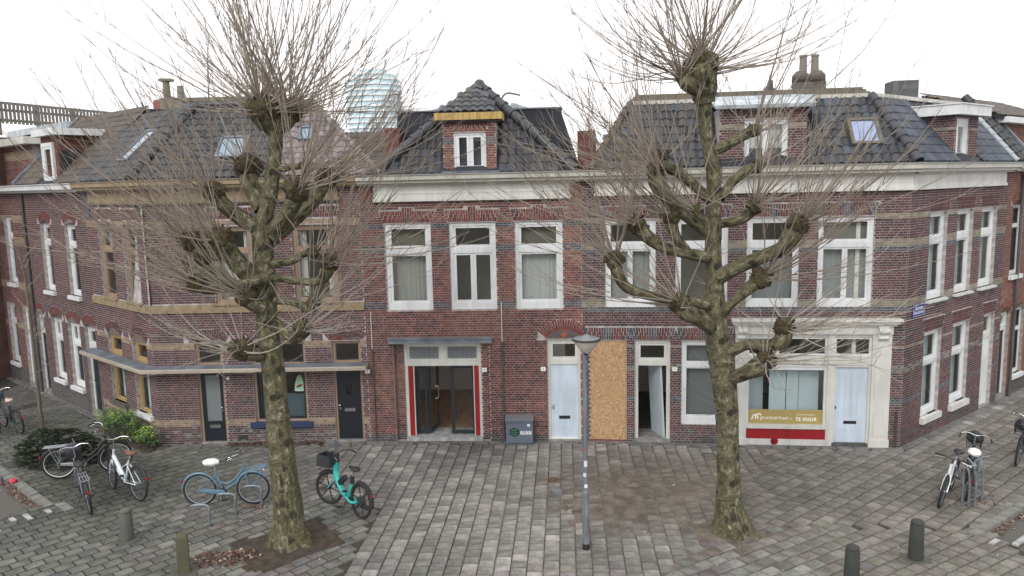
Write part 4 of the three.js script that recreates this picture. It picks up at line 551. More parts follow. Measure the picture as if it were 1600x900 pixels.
{
  const { R, M } = sideHouse('terraced_house', 'orange brick house with dark sashes at the right edge', FCW, 6.16, 6.17, 13, { pal: PAL.orange, mortar: MAT.mortarE, arches: true, win: [[6.65, 7.5, 3.85, 6.0, 5.3], [8.6, 9.45, 3.85, 6.0, 5.3], [7.3, 8.2, 0.62, 2.75, 2.0], [9.2, 10.1, 0.62, 2.75, 2.0]], doors: [[6.25, 6.98, 2.75, MAT.navy]], sashMat: MAT.navy, base: 0.35, pipe: 7.12, gm: MAT.gutter });
  const AL = []; brickWall(R, FCW, M, AL, { u0: 7.6, u1: 13, v0: 7.3, v1: 8.5, w: -0.8, pal: PAL.orange, mortar: MAT.mortarE, bands: [[7.7, 7.9, PAL.slate]] }); placeMany(R, AL, unitBox, 'attic_brick', 'attic_brickwork', brickMat, brickShared, 200);
  part('attic', boxes([7.6, 13, 7.2, 8.5, -6, -1.03]), MAT.mortarE, R, M); part('attic_gutter', boxes([7.3, 13, 8.5, 8.68, -6, -0.5]), MAT.white, R, M);
  const s = slopeM(M, 0, 7.27, 0.2, 1.75, 1.5), len = Math.hypot(1.75, 1.5), TL = []; part('roof', panel([[6.25, 0], [8, 0], [8, len], [6.25, len]], 0.1), MAT.bitumen, R, s); tileSlope(TL, s, [[6.25, -0.1], [7.75, -0.1], [7.75, len], [6.25, len]], 0.3, 0.22, PT.dark);
  const s2 = slopeM(M, 0, 8.69, -0.6, 0.8, 2.2), l2 = Math.hypot(0.8, 2.2); part('roof', panel([[7.2, 0], [13, 0], [13, l2], [6.6, l2]], 0.1), MAT.bitumen, R, s2); tileSlope(TL, s2, [[7.2, 0], [13, 0], [13, l2], [6.6, l2]], 0.22, 0.27, PT.brown); placeMany(R, TL, panGeo(0.25, 0.33, 0.045, 0.02), 'roof_tile', 'roof_tiles', tileMat, tileShared, 200);
  ridge(R, xf(s, 6.4, 0, 0.08), xf(s, 6.4, len + 0.3, 0.08), 0.14, 10, tileMat(PT.dark[1])); part('flashing', boxes([7.5, 7.62, 0, len, 0, 0.1]), MAT.lead, R, s);
}
// house behind with a brown roof and a skylight, between the left corner house and the tower
{
  const R = thing('rear_house', 'low house behind the roofs with a brown tiled slope below the tower', 'house', -4.3, 0, -9.6);
  part('wall', boxes([-5, 5, 0, 7.6, -4, 0]), std([0.15, 0.06, 0.05], 0.9), R); const M = new THREE.Matrix4(), s = slopeM(M, 0, 7.3, 0.2, 1.75, 1.6), len = Math.hypot(1.75, 1.6), TL = [];
  part('roof', panel([[-5, 0], [5, 0], [5, len], [-5, len]], 0.1), MAT.bitumen, R, s); tileSlope(TL, s, [[-5, 0], [5, 0], [5, len], [-5, len]], 0.22, 0.27, PT.brown); placeMany(R, TL, panGeo(0.25, 0.33, 0.045, 0.02), 'roof_tile', 'roof_tiles', tileMat, tileShared, 60);
  part('skylight', boxes([1.2, 2.0, 0.1, 1.0, 0, 0.14]), MAT.zinc, R, s);
}
// wooden balustrade of the roof terrace
{
  const A = V3(-17.7, 9.5, -7), B = V3(-15.6, 9.85, -14.3), d = B.clone().sub(A), L = Math.hypot(d.x, d.z), R = thing('terrace_balustrade', 'weathered wooden balustrade of a roof terrace above the left street', 'balustrade', -17.7, 9.5, -7, Math.atan2(-d.z, d.x));
  const tilt = Math.atan2(-0.12, L), wood = std([0.24, 0.225, 0.20], 0.9, { map: scaled(T_wood, 2) });
  const X = new THREE.Matrix4();
  const off = -3.2;
  part('handrail', boxes([off, L + 0.3, 0.72, 0.80, -0.06, 0.06]), wood, R); for (const v of [0.46, 0.1]) part('rail', boxes([off, L + 0.3, v, v + 0.09, -0.03, 0.03]), wood, R);
  const sl = boxes([-0.05, 0.05, 0.02, 0.72, 0.032, 0.055]); for (let x = off + 0.1; x < L + 0.3; x += 0.16) part('slat', sl, wood, R, new THREE.Matrix4().makeTranslation(x, 0, 0));
  const po = boxes([-0.06, 0.06, -0.4, 0.76, -0.07, 0.03]); for (let x = off + 0.05; x < L + 0.3; x += 1.6) part('post', po, wood, R, new THREE.Matrix4().makeTranslation(x, 0, -0.09));
  const D = thing('terrace_roof', 'flat roof terrace behind the left street houses', 'building', -17.5, 0, -10.5, Math.atan2(-d.z, d.x)); part('wall', boxes([-8, 5, 0, 8.9, -7, -0.3]), std([0.2, 0.1, 0.08], 0.9, { map: M1 }), D); part('roof', boxes([-8.1, 5.1, 8.9, 9.1, -7.1, -0.2]), MAT.timber, D);
}
// distant tower with wavy white floor bands
{
  const R = thing('apartment_tower', 'tall pale blue tower with wavy white floor bands far behind the roofs', 'tower', -102.4, 0, -430);
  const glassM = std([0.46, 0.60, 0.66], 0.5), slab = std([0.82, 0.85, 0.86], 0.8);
  const outline = (k, f) => { const p = [], a0 = k * 0.11; for (let i = 0; i < 72; i++) { const t = i / 72 * Math.PI * 2, q = 1 / Math.pow(Math.pow(Math.abs(Math.cos(t)), 3.2) + Math.pow(Math.abs(Math.sin(t)), 3.2), 1 / 3.2), r = 15.4 * f * q * (1 + 0.022 * Math.cos(5 * t + a0 * 3) + 0.014 * Math.cos(9 * (t - a0))); p.push(new THREE.Vector2(Math.cos(t) * r, Math.sin(t) * r)); } return new THREE.Shape(p); };
  const ex = (s, h, y) => uvBox(new THREE.ExtrudeGeometry(s, { depth: h, bevelEnabled: false }).rotateX(-Math.PI / 2).translate(0, y, 0));
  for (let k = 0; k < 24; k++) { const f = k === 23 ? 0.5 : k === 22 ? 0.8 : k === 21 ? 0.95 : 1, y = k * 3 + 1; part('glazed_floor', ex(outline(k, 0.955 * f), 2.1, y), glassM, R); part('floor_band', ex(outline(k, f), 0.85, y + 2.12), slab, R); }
}

// ---------------------------------------------------------------- pavement, roads, kerbs
const wallZ = (x) => x < -8.7 ? 0.27 + 0.7776 * (x + 8.7) : x < -2.85 ? 0.27 * (-2.85 - x) / 5.85 : x < 3 ? 0 : x < 11.11 ? 0.0678 * (x - 3) : 0.55 - 0.892 * (x - 11.11);
const kerbL = (x) => 2.19 + 0.777 * (x + 11.92), kerbR = (x) => 4.05 - 0.813 * (x - 12.19);
const roadL = (x, z) => z > kerbL(x) + 0.02 && (x + 9.45) * 0.79 + (z - 4.3) * 0.1 < 0 - 0.25 * (z - 4.3);
const roadR = (x, z) => z > kerbR(x) + 0.02 && x > 10.75 && (x - 10.75) > (z - 5.35) * 0.25;
const pitL = (x, z) => { const a = 0.85, dx = x + 3.05, dz = z - 6.12, p = dx * Math.cos(a) + dz * Math.sin(a), q = -dx * Math.sin(a) + dz * Math.cos(a); return Math.abs(p) < 0.72 && Math.abs(q) < 0.92; };
const pitR = (x, z) => Math.hypot(x - 5.75, z - 5.45) < 0.62;
const pitS = (x, z) => Math.abs((x + 15.2) * 0.79 + (z + 3.6) * 0.61) < 0.35 && Math.abs(-(x + 15.2) * 0.61 + (z + 3.6) * 0.79) < 0.35;
const bed = (x, z) => x > -11.3 && x < -8.6 && z - wallZ(x) < 0.75 && z > wallZ(x);
{
  const shape = new THREE.Shape([[-12.86, 12], [-9.42, 4.13], [-24, -7.2], [-24, -14], [-20, -8.6], [-8.7, 0.1], [11.11, 0.3], [20, -7.6], [24, -12], [24, -5.55], [10.74, 5.22], [12.41, 12]].map(([x, z]) => new THREE.Vector2(x, -z)));
  const bedding = struct('pavement', uvBox(new THREE.ShapeGeometry(shape).rotateX(-Math.PI / 2).translate(0, -0.03, 0)), std([0.075, 0.069, 0.056], 1, { map: scaled(T_dirt, 0.8) }));
  const leftZone = (x, z) => z > 4.3 ? x < -1.62 - 0.02 * (z - 4.3) : x < -3.6 + (z < 2 ? -0.0 : 0.4 * (z - 2));
  const rightZone = (x, z) => x > 7.9 - 0.55 * (z - 0.6);
  const stain = (x, z) => Math.max(0, 1 - ((x - 4.4) / 2.8) ** 2 - ((z - 3.2) / 2.6) ** 2);
  const colour = (x, z) => {
    const n = fbm(x * 0.55 + 7, z * 0.55, 11, 4), f = fbm(x * 2.2, z * 2.2, 19, 3), g = rnd();
    let b = 0.30 * (0.45 + 0.85 * n + 0.35 * (f - 0.2)) * (0.78 + 0.40 * g + 0.35 * (g > 0.9)), c = [b * 1.055, b, b * 0.925];
    const mix = (k, t) => { t = Math.max(0, Math.min(0.9, t)); c = c.map((q, i) => q + (k[i] * (0.86 + 0.28 * g) - q) * t); };
    if (leftZone(x, z)) mix([0.165, 0.166, 0.145].map((q) => q * (0.7 + 0.6 * n)), 0.6 + (x < -6 ? 0.25 : 0)); mix([0.075, 0.082, 0.062], 0.75 * Math.max(0, 1 - ((x + 8.6) / 2.6) ** 2 - ((z - 3.4) / 2.2) ** 2) + 0.5 * Math.max(0, n - 0.52) * 4 * (x < -4));
    mix([0.17, 0.142, 0.115], stain(x, z) * 0.95); mix([0.20, 0.18, 0.152].map((q) => q * (0.7 + 0.6 * n)), x > 4.6 ? 0.72 - 0.5 * (z - wallZ(x) < 0.75) : 0);
    const lt = Math.max(0, 1 - ((x - 0.3) / 1.9) ** 2 - ((z - 4.2) / 3.0) ** 2); mix([0.36, 0.34, 0.315], lt * (0.2 + 0.8 * (g > 0.6)));
    if (z > 5.6 && x > 3.4 && x < 7) mix([0.34, 0.335, 0.32], 0.6 * g);
    return c;
  };
  const list = [], road = [];
  const lay = (ang, ox, oz, pl, pw, test, gap, ys, gl = gap) => { // running bond: rows along the direction ang
    const c = Math.cos(ang), s = -Math.sin(ang);
    for (let r = -60; r < 60; r++) for (let k = -70; k < 70; k++) {
      const p = (k + (r % 2 ? 0.5 : 0)) * pl, q = r * pw, x = ox + p * c - q * s, z = oz + p * s + q * c; if (z < wallZ(x) + 0.1 || z > 10.5 || x < -17.5 || x > 17.5 || !test(x, z)) continue;
      const sink = stain(x, z) > 0.2 ? rr(-0.012, 0.004) : rr(-0.005, 0.004);
      (ys ? road : list).push({ m: trs(x, -0.02 + (ys ?? 0) + sink, z, rr(-0.012, 0.012), ang + rr(-0.012, 0.012), rr(-0.012, 0.012), pl - gl - rr(0, 0.008), 1, pw - gap - rr(0, 0.005)), c: ys ? pick([[0.40, 0.41, 0.43], [0.44, 0.45, 0.47], [0.36, 0.365, 0.38], [0.48, 0.49, 0.51]]) : colour(x, z) });
    }
  };
  const free = (x, z) => !roadL(x, z) && !roadR(x, z) && !pitL(x, z) && !pitR(x, z) && !pitS(x, z) && !bed(x, z) && z - wallZ(x) > 0.2;
  lay(Math.PI / 2 - 0.01, 0.15, 0.2, 0.27, 0.3, (x, z) => free(x, z) && !leftZone(x, z) && !rightZone(x, z), 0.012, undefined, 0.03);
  lay(0.88, -5, 3, 0.34, 0.27, (x, z) => free(x, z) && leftZone(x, z), 0.022);
  lay(0.74, 9, 3, 0.3, 0.3, (x, z) => free(x, z) && rightZone(x, z) && z < 5.2, 0.014);
  lay(0.60, 9, 7, 0.34, 0.27, (x, z) => free(x, z) && rightZone(x, z) && z >= 5.2, 0.016);
  lay(-0.66, -12, 5, 0.30, 0.15, (x, z) => roadL(x, z), 0.05, -0.085); lay(0.71, 13, 6, 0.2, 0.1, (x, z) => roadR(x, z), 0.012, -0.085);
  // edging slabs at the foot of the walls
  for (const [F, a, b] of [[FA, 0, FA.L], [FB, 0, FB.L], [FC, 0, FC.L], [FAW, 0, 10.9], [FCW, 0, 9]]) for (let u = a; u < b; u += 0.41) { const [x, z] = F.at(u + 0.2, 0.12); if (x > -11.4 && x < -8.4) continue; const g = rr(0.19, 0.28); list.push({ m: trs(x, -0.018, z, rr(-0.008, 0.008), F.th, rr(-0.008, 0.008), 0.395, 1, 0.19), c: [g, g * 0.98, g * 0.95] }); }
  const pg = (() => { const b = new THREE.BoxGeometry(0.96, 0.05, 0.96).translate(0, 0, 0), t = new THREE.BoxGeometry(1, 0.05, 1); const p = t.attributes.position; for (let i = 0; i < p.count; i++) if (p.getY(i) > 0) { p.setX(i, p.getX(i) * 0.955); p.setZ(i, p.getZ(i) * 0.955); } t.translate(0, 0, 0); t.computeVertexNormals(); uvBox(t); return [0, 1, 2, 3, 4].map((k) => { const q = t.clone(), uv = q.attributes.uv; for (let i = 0; i < uv.count; i++) uv.setXY(i, uv.getX(i) * 0.33 + k * 0.237, uv.getY(i) * 0.33 + k * 0.381); return q; }); })();
  const pm = new Map(), TP = scaled(T_stone, 1), pav = (c) => { const q = c.map((v) => Math.round(v * 40) / 40 || 0.02), k = q.join(); if (!pm.has(k)) pm.set(k, std(q, 0.82, { map: TP, bump: RB, bs: 0.006 })); return pm.get(k); };
  const ps = std([1, 1, 1], 0.82, { map: TP, bump: RB, bs: 0.006 });
  placeMany(bedding, list, pg, 'paver', 'pavers', pav, ps, 300);
  const roadway = struct('road', uvBox(merge([new THREE.PlaneGeometry(12, 8).rotateX(-Math.PI / 2).translate(-16, -0.115, 6), new THREE.PlaneGeometry(12, 8).rotateX(-Math.PI / 2).translate(17, -0.115, 6)])), std([0.045, 0.045, 0.047], 1));
  placeMany(roadway, road, pg, 'cobble', 'cobbles', (c) => pav(c), ps, 60);
  // kerb stones, one by one
  const km = std([0.27, 0.27, 0.245], 0.85, { map: M2 }), kg = boxes([-0.49, 0.49, -0.16, 0.022, -0.1, 0.1]);
  const kl = struct('kerb', boxes([-0.45, 0.45, -0.3, -0.2, -0.08, 0.08]).translate(-11, 0, 3), km), kth = -Math.atan2(0.777, 1);
  for (let i = -7; i < 4; i++) { const x = -11.9 + i * 0.79; part('kerb_stone', kg, km, kl, trs(x, rr(-0.01, 0.01), kerbL(x), 0, kth, 0, 1, 1, 1)); }
  part('kerb_stone', boxes([-0.4, 0.4, -0.1, 0.008, -0.1, 0.1]), std([0.30, 0.31, 0.29], 0.85, { map: M2 }), kl, trs(-8.72, 0, 4.42, 0, kth, 0, 1, 1, 1));
  const krth = Math.atan2(0.813, 1); for (let i = 0; i < 8; i++) { const x = 10.75 + i * 0.78; part('kerb_stone', kg, km, kl, trs(x, rr(-0.01, 0.01), kerbR(x), 0, krth, 0, 1, 1, 1)); }
  // white marking stones
  const wm = std([0.55, 0.56, 0.56], 0.8, { map: M2 }); for (const [x, z, a, l] of [[-8.98, 4.63, kth, 0.26], [-9.25, 4.92, kth, 0.42], [-9.5, 5.05, kth, 0.26], [-9.55, 5.5, kth, 0.5], [10.62, 5.82, krth, 0.3], [11.15, 5.75, krth, 0.55], [11.7, 5.35, krth, 0.4]]) part('marking_stone', boxes([-l / 2, l / 2, -0.03, 0.012, -0.05, 0.05]), wm, kl, trs(x, 0, z, 0, a, 0, 1, 1, 1));
}
// loose earth spread over the pavers: a sheet that rises and dips between them
function earth(name, x0, x1, z0, z1, step, mask, mat, lift = 0.03) {
  const nx = Math.round((x1 - x0) / step), nz = Math.round((z1 - z0) / step), pos = [], idx = [];
  for (let j = 0; j <= nz; j++) for (let i = 0; i <= nx; i++) { const x = x0 + i * step, z = z0 + j * step, m = Math.max(0, Math.min(1, mask(x, z))), n = fbm(x * 1.3, z * 1.3, 91, 4), f = fbm(x * 9, z * 9, 95, 3); pos.push(x, -0.022 + m * lift * (0.55 + 0.75 * n) + (f - 0.5) * 0.014 * (m > 0.02 ? 1 : 0), z); }
  for (let j = 0; j < nz; j++) for (let i = 0; i < nx; i++) { const a = j * (nx + 1) + i; idx.push(a, a + nx + 1, a + 1, a + 1, a + nx + 1, a + nx + 2); }
  const g = new THREE.BufferGeometry(); g.setAttribute('position', new THREE.Float32BufferAttribute(pos, 3)); g.setIndex(idx); g.computeVertexNormals(); uvBox(g);
  const m = struct(name, g, mat); m.userData.kind = 'stuff'; m.userData.label = mat === MAT.dust ? 'grey brown dust and earth spread over the pavers by the right tree' : 'dark earth around the foot of a tree'; m.userData.category = 'earth'; return m;
}
earth('earth', 0.4, 8.2, 0.5, 7.6, 0.045, (x, z) => 1.35 - ((x - 4.2) / 3.5) ** 2 - ((z - 4.0) / 3.2) ** 2 - 1.15 * fbm(x * 1.1, z * 1.1, 77, 3) + Math.max(0, 0.9 - Math.hypot(x - 5.75, z - 5.5)), MAT.dust, 0.036).userData.label = 'grey brown dust and earth spread over the pavers by the right tree';
earth('earth', 1.5, 2.8, 2.3, 3.2, 0.04, (x, z) => 1.1 - Math.hypot((x - 2.15) / 0.5, (z - 2.75) / 0.3) - 0.6 * (fbm(x * 4, z * 4, 78, 3) - 0.4), std([0.17, 0.105, 0.06], 1, { map: scaled(T_dirt, 1.5), bump: RB, bs: 0.01 }), 0.04).userData.label = 'small patch of orange brown sand left of the lamp';
earth('earth', -4.6, -1.7, 4.7, 7.5, 0.04, (x, z) => pitL(x, z) ? 1 : 0.75 - 1.1 * Math.hypot(x + 2.4, z - 5.7) * 0.9, MAT.soil, 0.045).userData.label = 'dark earth in the pit around the left tree';
earth('earth', -15.8, -14.6, -4.2, -3.0, 0.06, (x, z) => pitS(x, z) ? 0.4 : 0, MAT.soil, 0.02).userData.label = 'small empty soil square in the left pavement';
earth('earth', -11.6, -8.4, -1.9, 1.3, 0.06, (x, z) => bed(x, z) ? 1 : 0, MAT.soil, 0.04).userData.label = 'planting strip along the wall under the green shrub';

// ---------------------------------------------------------------- dead leaves
const leafGeo = (() => { const g = new THREE.BufferGeometry(); g.setAttribute('position', new THREE.Float32BufferAttribute([0, 0, -0.5, 0.32, 0.12, -0.05, 0, 0.0, 0.5, -0.32, 0.12, -0.05, 0, 0.02, 0], 3)); g.setIndex([4, 0, 1, 4, 1, 2, 4, 2, 3, 4, 3, 0]); const q = g.toNonIndexed(); q.computeVertexNormals(); return uvBox(q); })();
function litter(label, n, at, size = 0.07, pal = [[0.13, 0.075, 0.055], [0.17, 0.115, 0.085], [0.09, 0.06, 0.048], [0.27, 0.22, 0.18], [0.15, 0.07, 0.06]], pile = 0.02) {
  const im = new THREE.InstancedMesh(leafGeo, new THREE.MeshStandardMaterial({ roughness: 0.9, side: THREE.DoubleSide }), n), c = new THREE.Color(); im.name = numbered('fallen_leaves'); im.castShadow = im.receiveShadow = true;
  for (let i = 0; i < n; i++) { const [x, z, y = 0] = at(i), s = size * rr(0.6, 1.4); im.setMatrixAt(i, trs(x, y + rr(0.004, pile), z, rr(-0.5, 0.5), rr(0, 6.3), rr(-0.5, 0.5), s, s, s)); const p = pick(pal), j = rr(0.7, 1.3); im.setColorAt(i, c.setRGB(p[0] * j, p[1] * j, p[2] * j)); }
  im.userData.kind = 'stuff'; tag(im, label, 'leaves'); scene.add(im);
}
const gauss = () => (rnd() + rnd() + rnd() - 1.5) * 0.67;
litter('pile of dead leaves swept together on the pavers left of the left tree', 420, () => [-4.02 + gauss() * 0.75, 6.72 + gauss() * 0.42], 0.075, undefined, 0.07);
litter('dead leaves lying along the left kerb in the gutter', 520, () => { const x = rr(-12.2, -9.35); return [x, kerbL(x) + 0.14 + Math.abs(gauss()) * 0.35, -0.07]; }, 0.07);
litter('dead leaves lying along the right kerb', 320, () => { const x = rr(10.8, 13.5); return [x, kerbR(x) + 0.16 + Math.abs(gauss()) * 0.3, -0.07]; }, 0.07);
litter('dry leaves gathered at the foot of the left house wall', 480, () => { const u = rr(1.95, 4.6), [x, z] = FA.at(u, 0.1 + Math.abs(gauss()) * 0.28); return [x, z]; }, 0.075, [[0.10, 0.06, 0.045], [0.07, 0.045, 0.035], [0.14, 0.08, 0.055]], 0.06);
litter('leaves scattered under the bicycles at the right rack', 160, () => [11.3 + gauss() * 0.9, 3.9 + gauss() * 0.5], 0.06);
litter('scattered leaves and scraps on the square', 260, () => [rr(-8, 11), rr(1.2, 8)], 0.045, [[0.2, 0.13, 0.09], [0.12, 0.08, 0.06], [0.4, 0.38, 0.34], [0.3, 0.26, 0.22]]);
litter('brown leaves under the front wheel of the blue bicycle', 70, () => [-4.4 + gauss() * 0.35, 4.35 + gauss() * 0.15], 0.06);

// ---------------------------------------------------------------- pollarded plane trees
function sweep(pts, seg, sides, bump, seed, flare = 0) { // pts [[x,y,z,r]]
  const c = new THREE.CatmullRomCurve3(pts.map((p) => V3(p[0], p[1], p[2])), false, 'catmullrom', 0.5), n = pts.length - 1, P = [], U = [], I = [];
  let N = V3(0.3, 0.1, 1).normalize(), len = 0, last = null;
  for (let i = 0; i <= seg; i++) {
    const t = i / seg, p = c.getPoint(t), T = c.getTangent(t), q = t * n, k = Math.min(n - 1, Math.floor(q)), r0 = pts[k][3] + (pts[k + 1][3] - pts[k][3]) * smooth(q - k);
    N = N.clone().addScaledVector(T, -N.dot(T)).normalize(); const B = T.clone().cross(N); if (last) len += p.distanceTo(last); last = p;
    for (let j = 0; j <= sides; j++) { const a = j / sides * Math.PI * 2, ca = Math.cos(a), sa = Math.sin(a), nz = fbm(ca * 1.6 + 5 + seed, len * 2.2 + sa * 1.6, seed, 3) - 0.5, lobe = flare ? Math.max(0, 1 - p.y / 0.8) ** 2 * flare * (0.5 + 0.5 * Math.cos(a * 5 + 1)) : 0, r = r0 * (1 + bump * nz + lobe); P.push(p.x + (N.x * ca + B.x * sa) * r, p.y + (N.y * ca + B.y * sa) * r, p.z + (N.z * ca + B.z * sa) * r); U.push(j / sides * Math.max(1, Math.round(r0 * 6)) * 0.8, len * 0.7 + seed * 0.37); }
  }
  for (let i = 0; i < seg; i++) for (let j = 0; j < sides; j++) { const a = i * (sides + 1) + j, b = a + sides + 1; I.push(a, a + 1, b, a + 1, b + 1, b); }
  const g = new THREE.BufferGeometry(); g.setAttribute('position', new THREE.Float32BufferAttribute(P, 3)); g.setAttribute('uv', new THREE.Float32BufferAttribute(U, 2)); g.setIndex(I); g.computeVertexNormals(); return g;
}
function knobGeo(c, r, seed) { // knuckle of old cuts: a lumpy ball with stubs
  const list = [], lump = (x, y, z, q, s) => { const g = new THREE.IcosahedronGeometry(q, 4), p = g.attributes.position; for (let i = 0; i < p.count; i++) { const X = p.getX(i) / q, Y = p.getY(i) / q, Z = p.getZ(i) / q, n = fbm(X * 1.7 + s + Z * 1.1, Y * 1.9 - Z * 1.3 + s, 31 + seed, 4); const k = 0.72 + 0.62 * n; p.setXYZ(i, X * q * k + x, Y * q * k + y, Z * q * k + z); } g.computeVertexNormals(); list.push(g); };
  lump(c[0], c[1], c[2], r, seed); for (let i = 0; i < 6; i++) { const a = rr(0, 6.28), e = rr(-0.5, 1.1); lump(c[0] + Math.cos(a) * Math.cos(e) * r * 0.75, c[1] + Math.sin(e) * r * 0.75, c[2] + Math.sin(a) * Math.cos(e) * r * 0.75, r * rr(0.3, 0.55), seed + i * 3.1); }
  for (let i = 0; i < 16; i++) { const a = rr(0, 6.28), e = rr(-0.4, 1.4), d = V3(Math.cos(a) * Math.cos(e), Math.sin(e), Math.sin(a) * Math.cos(e)), l = r * rr(1.02, 1.35), w = rr(0.012, 0.03); list.push(rod([c[0] + d.x * r * 0.6, c[1] + d.y * r * 0.6, c[2] + d.z * r * 0.6], [c[0] + d.x * l, c[1] + d.y * l, c[2] + d.z * l], w, w * 0.8, 6)); }
  return uvBox(merge(list));
}
function twig(out, p, d, len, r0, r1, seg, sides, lift, wob) { // a tapering, slightly wandering shoot; returns its points
  const pts = [p.clone()], dir = d.clone(), st = len / seg; const wx = rr(-1, 1), wz = rr(-1, 1), wy = rr(-1, 1) * 0.5;
  for (let i = 0; i < seg; i++) { dir.x += rr(-wob, wob) + wx * wob * 0.4; dir.y += lift * (0.4 + 1.2 * i / seg) + rr(-wob, wob) + wy * wob * 0.4; dir.z += rr(-wob, wob) + wz * wob * 0.4; dir.normalize(); pts.push(pts[i].clone().addScaledVector(dir, st)); }
  const base = out.pos.length / 3; let N = V3(0.31, 0.2, 0.93);
  for (let i = 0; i <= seg; i++) { const T = (i < seg ? pts[i + 1].clone().sub(pts[i]) : pts[i].clone().sub(pts[i - 1])).normalize(); N = N.clone().addScaledVector(T, -N.dot(T)).normalize(); const B = T.clone().cross(N), r = r0 + (r1 - r0) * Math.pow(i / seg, 0.8); for (let j = 0; j < sides; j++) { const a = j / sides * Math.PI * 2, ca = Math.cos(a), sa = Math.sin(a), nx = N.x * ca + B.x * sa, ny = N.y * ca + B.y * sa, nz = N.z * ca + B.z * sa; out.pos.push(pts[i].x + nx * r, pts[i].y + ny * r, pts[i].z + nz * r); out.nor.push(nx, ny, nz); } }
  for (let i = 0; i < seg; i++) for (let j = 0; j < sides; j++) { const a = base + i * sides + j, b = base + i * sides + (j + 1) % sides; out.idx.push(a, b, a + sides, b, b + sides, a + sides); }
  return pts;
}
function shootsGeo(o) { const g = new THREE.BufferGeometry(); g.setAttribute('position', new THREE.Float32BufferAttribute(o.pos, 3)); g.setAttribute('normal', new THREE.Float32BufferAttribute(o.nor, 3)); g.setIndex(o.idx); return g; }
function fan(c, r, n, axis, spread, l0, l1, lift) { // shoots out of one knuckle
  const o = { pos: [], nor: [], idx: [] };
  for (let i = 0; i < n; i++) {
    const d = V3(gauss(), gauss(), gauss()).multiplyScalar(spread).add(axis).normalize(), len = rr(l0, l1) * (rnd() < 0.2 ? 0.6 : 1), q = V3(...c).addScaledVector(d, r * rr(0.5, 0.95)).add(V3(gauss() * r * 0.35, gauss() * r * 0.3, gauss() * r * 0.35)), w = rr(0.010, 0.018) * (len > 1.6 ? 1 : 0.75); if (d.y < -0.12) d.y = Math.abs(d.y) * 0.4; d.normalize();
    const pts = twig(o, q, d, len, w, 0.0035, 8, 5, lift + rr(-0.04, 0.03), 0.085), tn = Math.round(len * rr(1.0, 3.0));
    for (let k = 0; k < tn; k++) { const f = rr(0.3, 0.97) * 8, j = Math.min(7, Math.floor(f)), p = pts[j].clone().lerp(pts[j + 1], f - j), T = pts[j + 1].clone().sub(pts[j]).normalize(), e = V3(gauss(), gauss() + 0.25, gauss()).multiplyScalar(0.9).add(T).normalize(); twig(o, p, e, rr(0.2, 0.75) * Math.min(1, len / 2), 0.006, 0.0025, 3, 3, 0.05, 0.09); }
  }
  return o;
}
function planeTree(label, limbs, headIdx, cfg) {
  const b = limbs[0][1][0], R = thing('plane_tree', label, 'tree', b[0], 0, b[2], 0, 'pollarded plane trees on the square'), rel = (p) => [p[0] - b[0], p[1], p[2] - b[2], p[3] * 0.87], Tz = b[2];
  part('trunk', sweep(limbs[0][1].map(rel), 90, 26, 0.16, cfg.seed, 0.35), MAT.bark, R);
  limbs.slice(1).forEach(([, pts], i) => {
    const q = pts.map(rel), L = part('limb', sweep(q, 22, 14, 0.28, cfg.seed + i + 1), MAT.bark, R), e = q[q.length - 1], head = headIdx.includes(i), prev = q[q.length - 2];
    const r = Math.max(0.12, e[3] * (head ? 1.0 : 1.25)); part('knob', knobGeo([e[0], e[1], e[2]], r, i + cfg.seed), MAT.knob, L);
    const slim = 0; const out = V3(e[0] - 0.15 * Math.sign(e[0]), 0, e[2]).normalize(), low = e[1] < 4.6, dir = V3(e[0] - prev[0], e[1] - prev[1], e[2] - prev[2]).normalize();
    const axis = head ? V3(0, 0.62, 0) : low ? out.clone().multiplyScalar(0.75).add(V3(0, 0.1, 0.1)) : out.clone().multiplyScalar(0.7).addScaledVector(dir, 0.25).add(V3(0, 0.40, 0));
    const n = Math.round((head ? cfg.head : low ? 26 : 27) * (r < 0.13 ? 0.55 : 1)), o = fan([e[0], e[1], e[2]], r, n, axis, head ? 2.0 : 1.6, low ? 0.6 : 1.1, head ? cfg.hl : low ? 2.6 : 3.6, head ? 0.075 : low ? 0.035 : 0.085);
    const m = part('shoots', shootsGeo(o), low ? MAT.shootPale : i % 3 ? MAT.shoot : MAT.shoot2, L); m.userData.kind = 'stuff';
  });
  // shoots straight from the stem
  const o = { pos: [], nor: [], idx: [] }; for (let i = 0; i < 40; i++) { const k = 5 + Math.floor(rnd() * (limbs[0][1].length - 8)), p = rel(limbs[0][1][k]), a = rr(0, 6.28), d = V3(Math.cos(a), rr(0.1, 0.9), Math.sin(a)).normalize(); twig(o, V3(p[0], p[1], p[2]).addScaledVector(d, p[3] * 0.8), d, rr(0.4, 1.6), 0.008, 0.002, 6, 4, 0.05, 0.09); }
  part('shoots', shootsGeo(o), MAT.shoot, R).userData.kind = 'stuff';
  return R;
}
